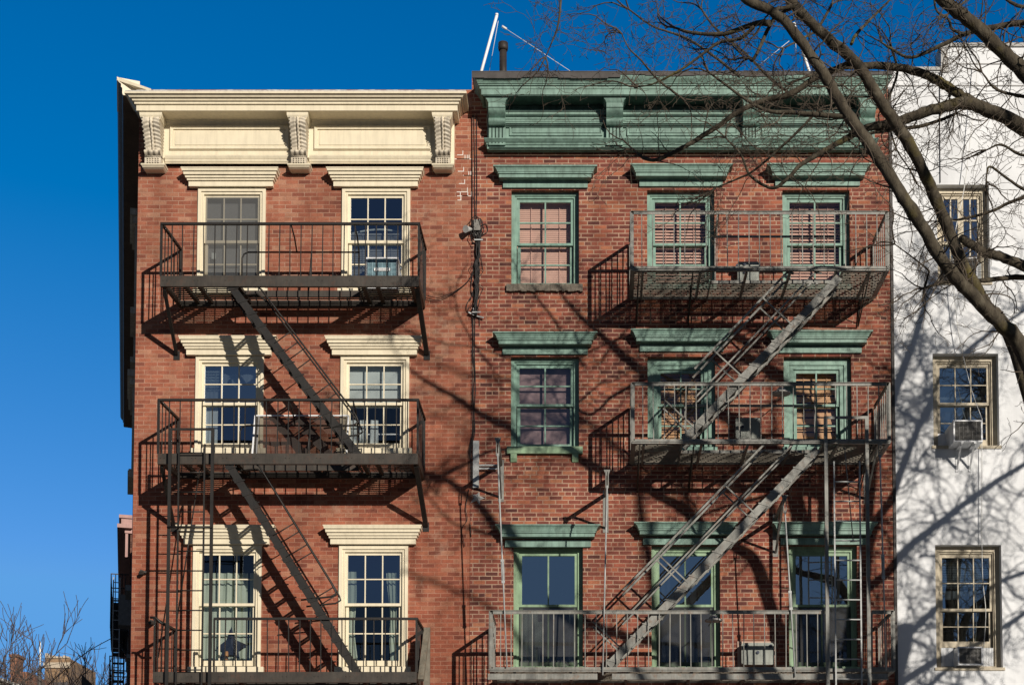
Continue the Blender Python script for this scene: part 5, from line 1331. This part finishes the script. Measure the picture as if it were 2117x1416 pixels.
mb.box(d.x+.001,b.x,yC,yC+7,0,a.z); mb.build('wall', br2, t)
mb = MB(); mb.box(c.x,d.x,yC-.1,yC+1.2,0,c.z); mb.box(c.x-.1,d.x+.1,yC-.2,yC+1.3,c.z+.001,c.z+.2); mb.build('chimney', br2, t)
mb = MB(); mb.box(a.x+.1,a.x+.6,yC-.03,yC-.001,a.z-2,a.z-.8); mb.build('window', M['greyblind'], t)
yG_ = 45
t = thing('low_roof', 'low building with a sloping pale roof edge at the bottom left corner', 'building', tuple(W(20,1430,yG_)))
a, b = W(-60,1378,yG_), W(68,1424,yG_); mb = MB(); mb.add([a,b,b+Vector((0,9,0)),a+Vector((0,9,0)),a-Vector((0,0,.12)),b-Vector((0,0,.12)),b+Vector((0,9,-.12)),a+Vector((0,9,-.12))],[(0,1,2,3),(0,4,5,1),(1,5,6,2),(4,7,6,5),(0,3,7,4)]); mb.build('roof', M['coping'], t)
mb = MB(); mb.add([a-Vector((0,-.2,.121)),b-Vector((0,-.2,.121)),Vector((b.x,b.y+.2,0)),Vector((a.x,a.y+.2,0))],[(0,3,2,1)]); mb.build('wall', flat('olive wall',(.16,.14,.09),.8), t)
yP = 38
t = thing('flag_pole', 'slim white pole on a dark base standing before the distant tower', 'pole', tuple(Vector((W(83,1416,yP).x,yP,0))))
a, b, c = W(83,1326,yP), W(83,1376,yP), W(82,1384,yP); mb = MB(); mb.tube([a,b],.035,8); mb.build('white_shaft', M['antenna'], t)
mb = MB(); mb.tube([b,c,Vector((c.x,yP,0))],[.05,.085,.1],8); mb.build('dark_base', M['flash'], t)
yS = 20
t = thing('street_sign', 'dark diamond shaped sign, only its upper corner in view at the bottom edge', 'sign', tuple(Vector((W(172,1416,yS).x,yS,0))))
a = W(169,1393,yS); mb = MB(); s = .5
vs = [(a.x,yS,a.z),(a.x+s,yS+.1,a.z-s),(a.x,yS,a.z-2*s),(a.x-.02,yS,a.z-s)]
mb.add(vs+[(x,y+.02,z) for x,y,z in vs],[(0,3,2,1),(4,5,6,7),(0,1,5,4),(1,2,6,5),(2,3,7,6),(3,0,4,7)]); mb.build('board', M['flash'], t)
mb = MB(); mb.tube([(a.x+.02,yS+.06,0),(a.x+.02,yS+.06,a.z-.3)],.03,8); mb.build('post', M['steel'], t)
t = thing('overhead_wire', 'thin dark wire sagging from the far fire escape down to the lower left', 'wire', tuple(W(95,1416,23)))
mb = MB(); mb.tube(smooth_path([W(232,1318,23),(W(195,1338,23)),(W(165,1358,23)),(W(130,1388,23)),(W(80,1432,23)),(W(30,1480,23))],5),.014,4); mb.build('wire', M['cable'], t)
# bare trees far off
def far_tree(label, px, ptop, y, seed, spread=.55, rr0=.16, cnt=5, lev=4):
    r = random.Random(seed); base = W(px,1416,y); top = W(px,ptop,y).z; H = top
    t = thing('bare_tree', label, 'tree', (base.x,y,0), 'bare trees far off at lower left')
    mb = MB(); fork_ = Vector((base.x,y,H*.35)); mb.tube([(base.x,y,-.1),(base.x+.05,y,H*.2),fork_],[rr0*1.3,rr0,rr0*.9],7); mb.build('trunk', M['fartwig'], t)
    cr = MB()
    def gr(p, d, L, ra, lv):
        n = 4; pts = [p]
        for i in range(n):
            d = (d + rdir(r)*.22 + Vector((0,0,.07))).normalized(); pts.append(pts[-1]+d*L/n)
        cr.tube(pts,[max(.011,ra*(1-.5*i/n)) for i in range(n+1)],4 if lv < 2 else 3,cap=False)
        if lv >= lev: return
        for _ in range(r.randint(3,4)):
            i = r.randint(2,n); s = rdir(r); gr(pts[i], (d*.9+s*spread).normalized(), L*r.uniform(.55,.78), ra*.55, lv+1)
    for _ in range(cnt): gr(fork_, (Vector((0,0,1))+rdir(r)*.65).normalized(), H*.30, rr0*.6, 0)
    cr.build('crown', M['fartwig'], t)
far_tree('tall bare tree reaching in from the left edge, highest of the distant trees',-62,1275,34,3,.7,.17,9,4)
far_tree('bare tree in front of the distant tan tower',112,1398,62,8,.5,.16,13,4)
far_tree('low bare tree left of the far fire escape, right of the tower',188,1378,55,12,.55,.15,15,4)
far_tree('thin bare tree between the chimney building and the tower',62,1402,70,15,.5,.15,11,4)

# ------------------------------------------------------------------ camera, sun, sky
cam = bpy.data.cameras.new('camera'); co = bpy.data.objects.new('camera', cam); C.objects.link(co)
co.location = (0,-DIST,EYE); co.rotation_euler = (math.pi/2+TH,0,0)
cam.sensor_fit = 'HORIZONTAL'; cam.sensor_width = 36; cam.lens = 36*FOC/2117
cam.shift_x = (1058.5-PPX)/2117; cam.shift_y = (PPY-708)/2117; cam.clip_end = 3000; cam.clip_start = .1
scene.camera = co
sl = bpy.data.lights.new('sun','SUN'); so = bpy.data.objects.new('sun', sl); C.objects.link(so)
so.rotation_euler = SUN.to_track_quat('-Z','Y').to_euler(); sl.energy = 4.6; sl.angle = R(.53); sl.color = (1.0,.925,.82)
w_ = bpy.data.worlds.new('World'); scene.world = w_; w_.use_nodes = True; nt = w_.node_tree
bg = nt.nodes['Background']; sky = nt.nodes.new('ShaderNodeTexSky'); sky.sky_type = 'NISHITA'; sky.sun_disc = False
S = -SUN.normalized(); sky.sun_elevation = math.asin(S.z); sky.sun_rotation = math.atan2(S.x, S.y)
sky.altitude = 100; sky.air_density = 1.0; sky.dust_density = .15; sky.ozone_density = 3.0
hs = nt.nodes.new('ShaderNodeHueSaturation'); hs.inputs['Saturation'].default_value = 1.25
nt.links.new(sky.outputs[0], hs.inputs['Color'])
sr = nt.nodes.new('ShaderNodeSeparateColor'); cr_ = nt.nodes.new('ShaderNodeCombineColor'); nt.links.new(hs.outputs[0], sr.inputs[0])
def grade(i, mul, add):      # a polarised winter sky: less red, more blue
    m = nt.nodes.new('ShaderNodeMath'); m.operation = 'MULTIPLY_ADD'; m.inputs[1].default_value = mul; m.inputs[2].default_value = add
    x = nt.nodes.new('ShaderNodeMath'); x.operation = 'MAXIMUM'; x.inputs[1].default_value = 0
    c_ = nt.nodes.new('ShaderNodeMath'); c_.operation = 'MINIMUM'; c_.inputs[1].default_value = (.11,.36,.78)[i]/.09     # tame the glow round the sun
    nt.links.new(sr.outputs[i], m.inputs[0]); nt.links.new(m.outputs[0], x.inputs[0]); nt.links.new(x.outputs[0], c_.inputs[0]); nt.links.new(c_.outputs[0], cr_.inputs[i])
grade(0, 1.25, -.66); grade(1, 1.0, -.05); grade(2, 1.28, 0)
# unseen southern sky dimmed and greyed to cut fill light in the facade shadows
tcw = nt.nodes.new('ShaderNodeTexCoord'); sx_ = nt.nodes.new('ShaderNodeSeparateXYZ'); nt.links.new(tcw.outputs['Generated'], sx_.inputs[0])
mr = nt.nodes.new('ShaderNodeMapRange'); mr.interpolation_type = 'SMOOTHSTEP'; nt.links.new(sx_.outputs['Y'], mr.inputs[0])
mr.inputs[1].default_value = -.35; mr.inputs[2].default_value = .55; mr.inputs[3].default_value = 0; mr.inputs[4].default_value = 1
h2 = nt.nodes.new('ShaderNodeHueSaturation'); h2.inputs['Saturation'].default_value = .72; h2.inputs['Value'].default_value = .27; nt.links.new(cr_.outputs[0], h2.inputs['Color'])
mxw = nt.nodes.new('ShaderNodeMix'); mxw.data_type = 'RGBA'; nt.links.new(mr.outputs[0], mxw.inputs[0]); nt.links.new(h2.outputs[0], mxw.inputs[6]); nt.links.new(cr_.outputs[0], mxw.inputs[7])
nt.links.new(mxw.outputs[2], bg.inputs['Color']); bg.inputs['Strength'].default_value = .09
scene.view_settings.view_transform = 'Standard'; scene.view_settings.look = 'None'; scene.view_settings.exposure = 0
scene.cycles.max_bounces = 6; scene.cycles.transparent_max_bounces = 12; scene.cycles.diffuse_bounces = 3; scene.cycles.glossy_bounces = 3
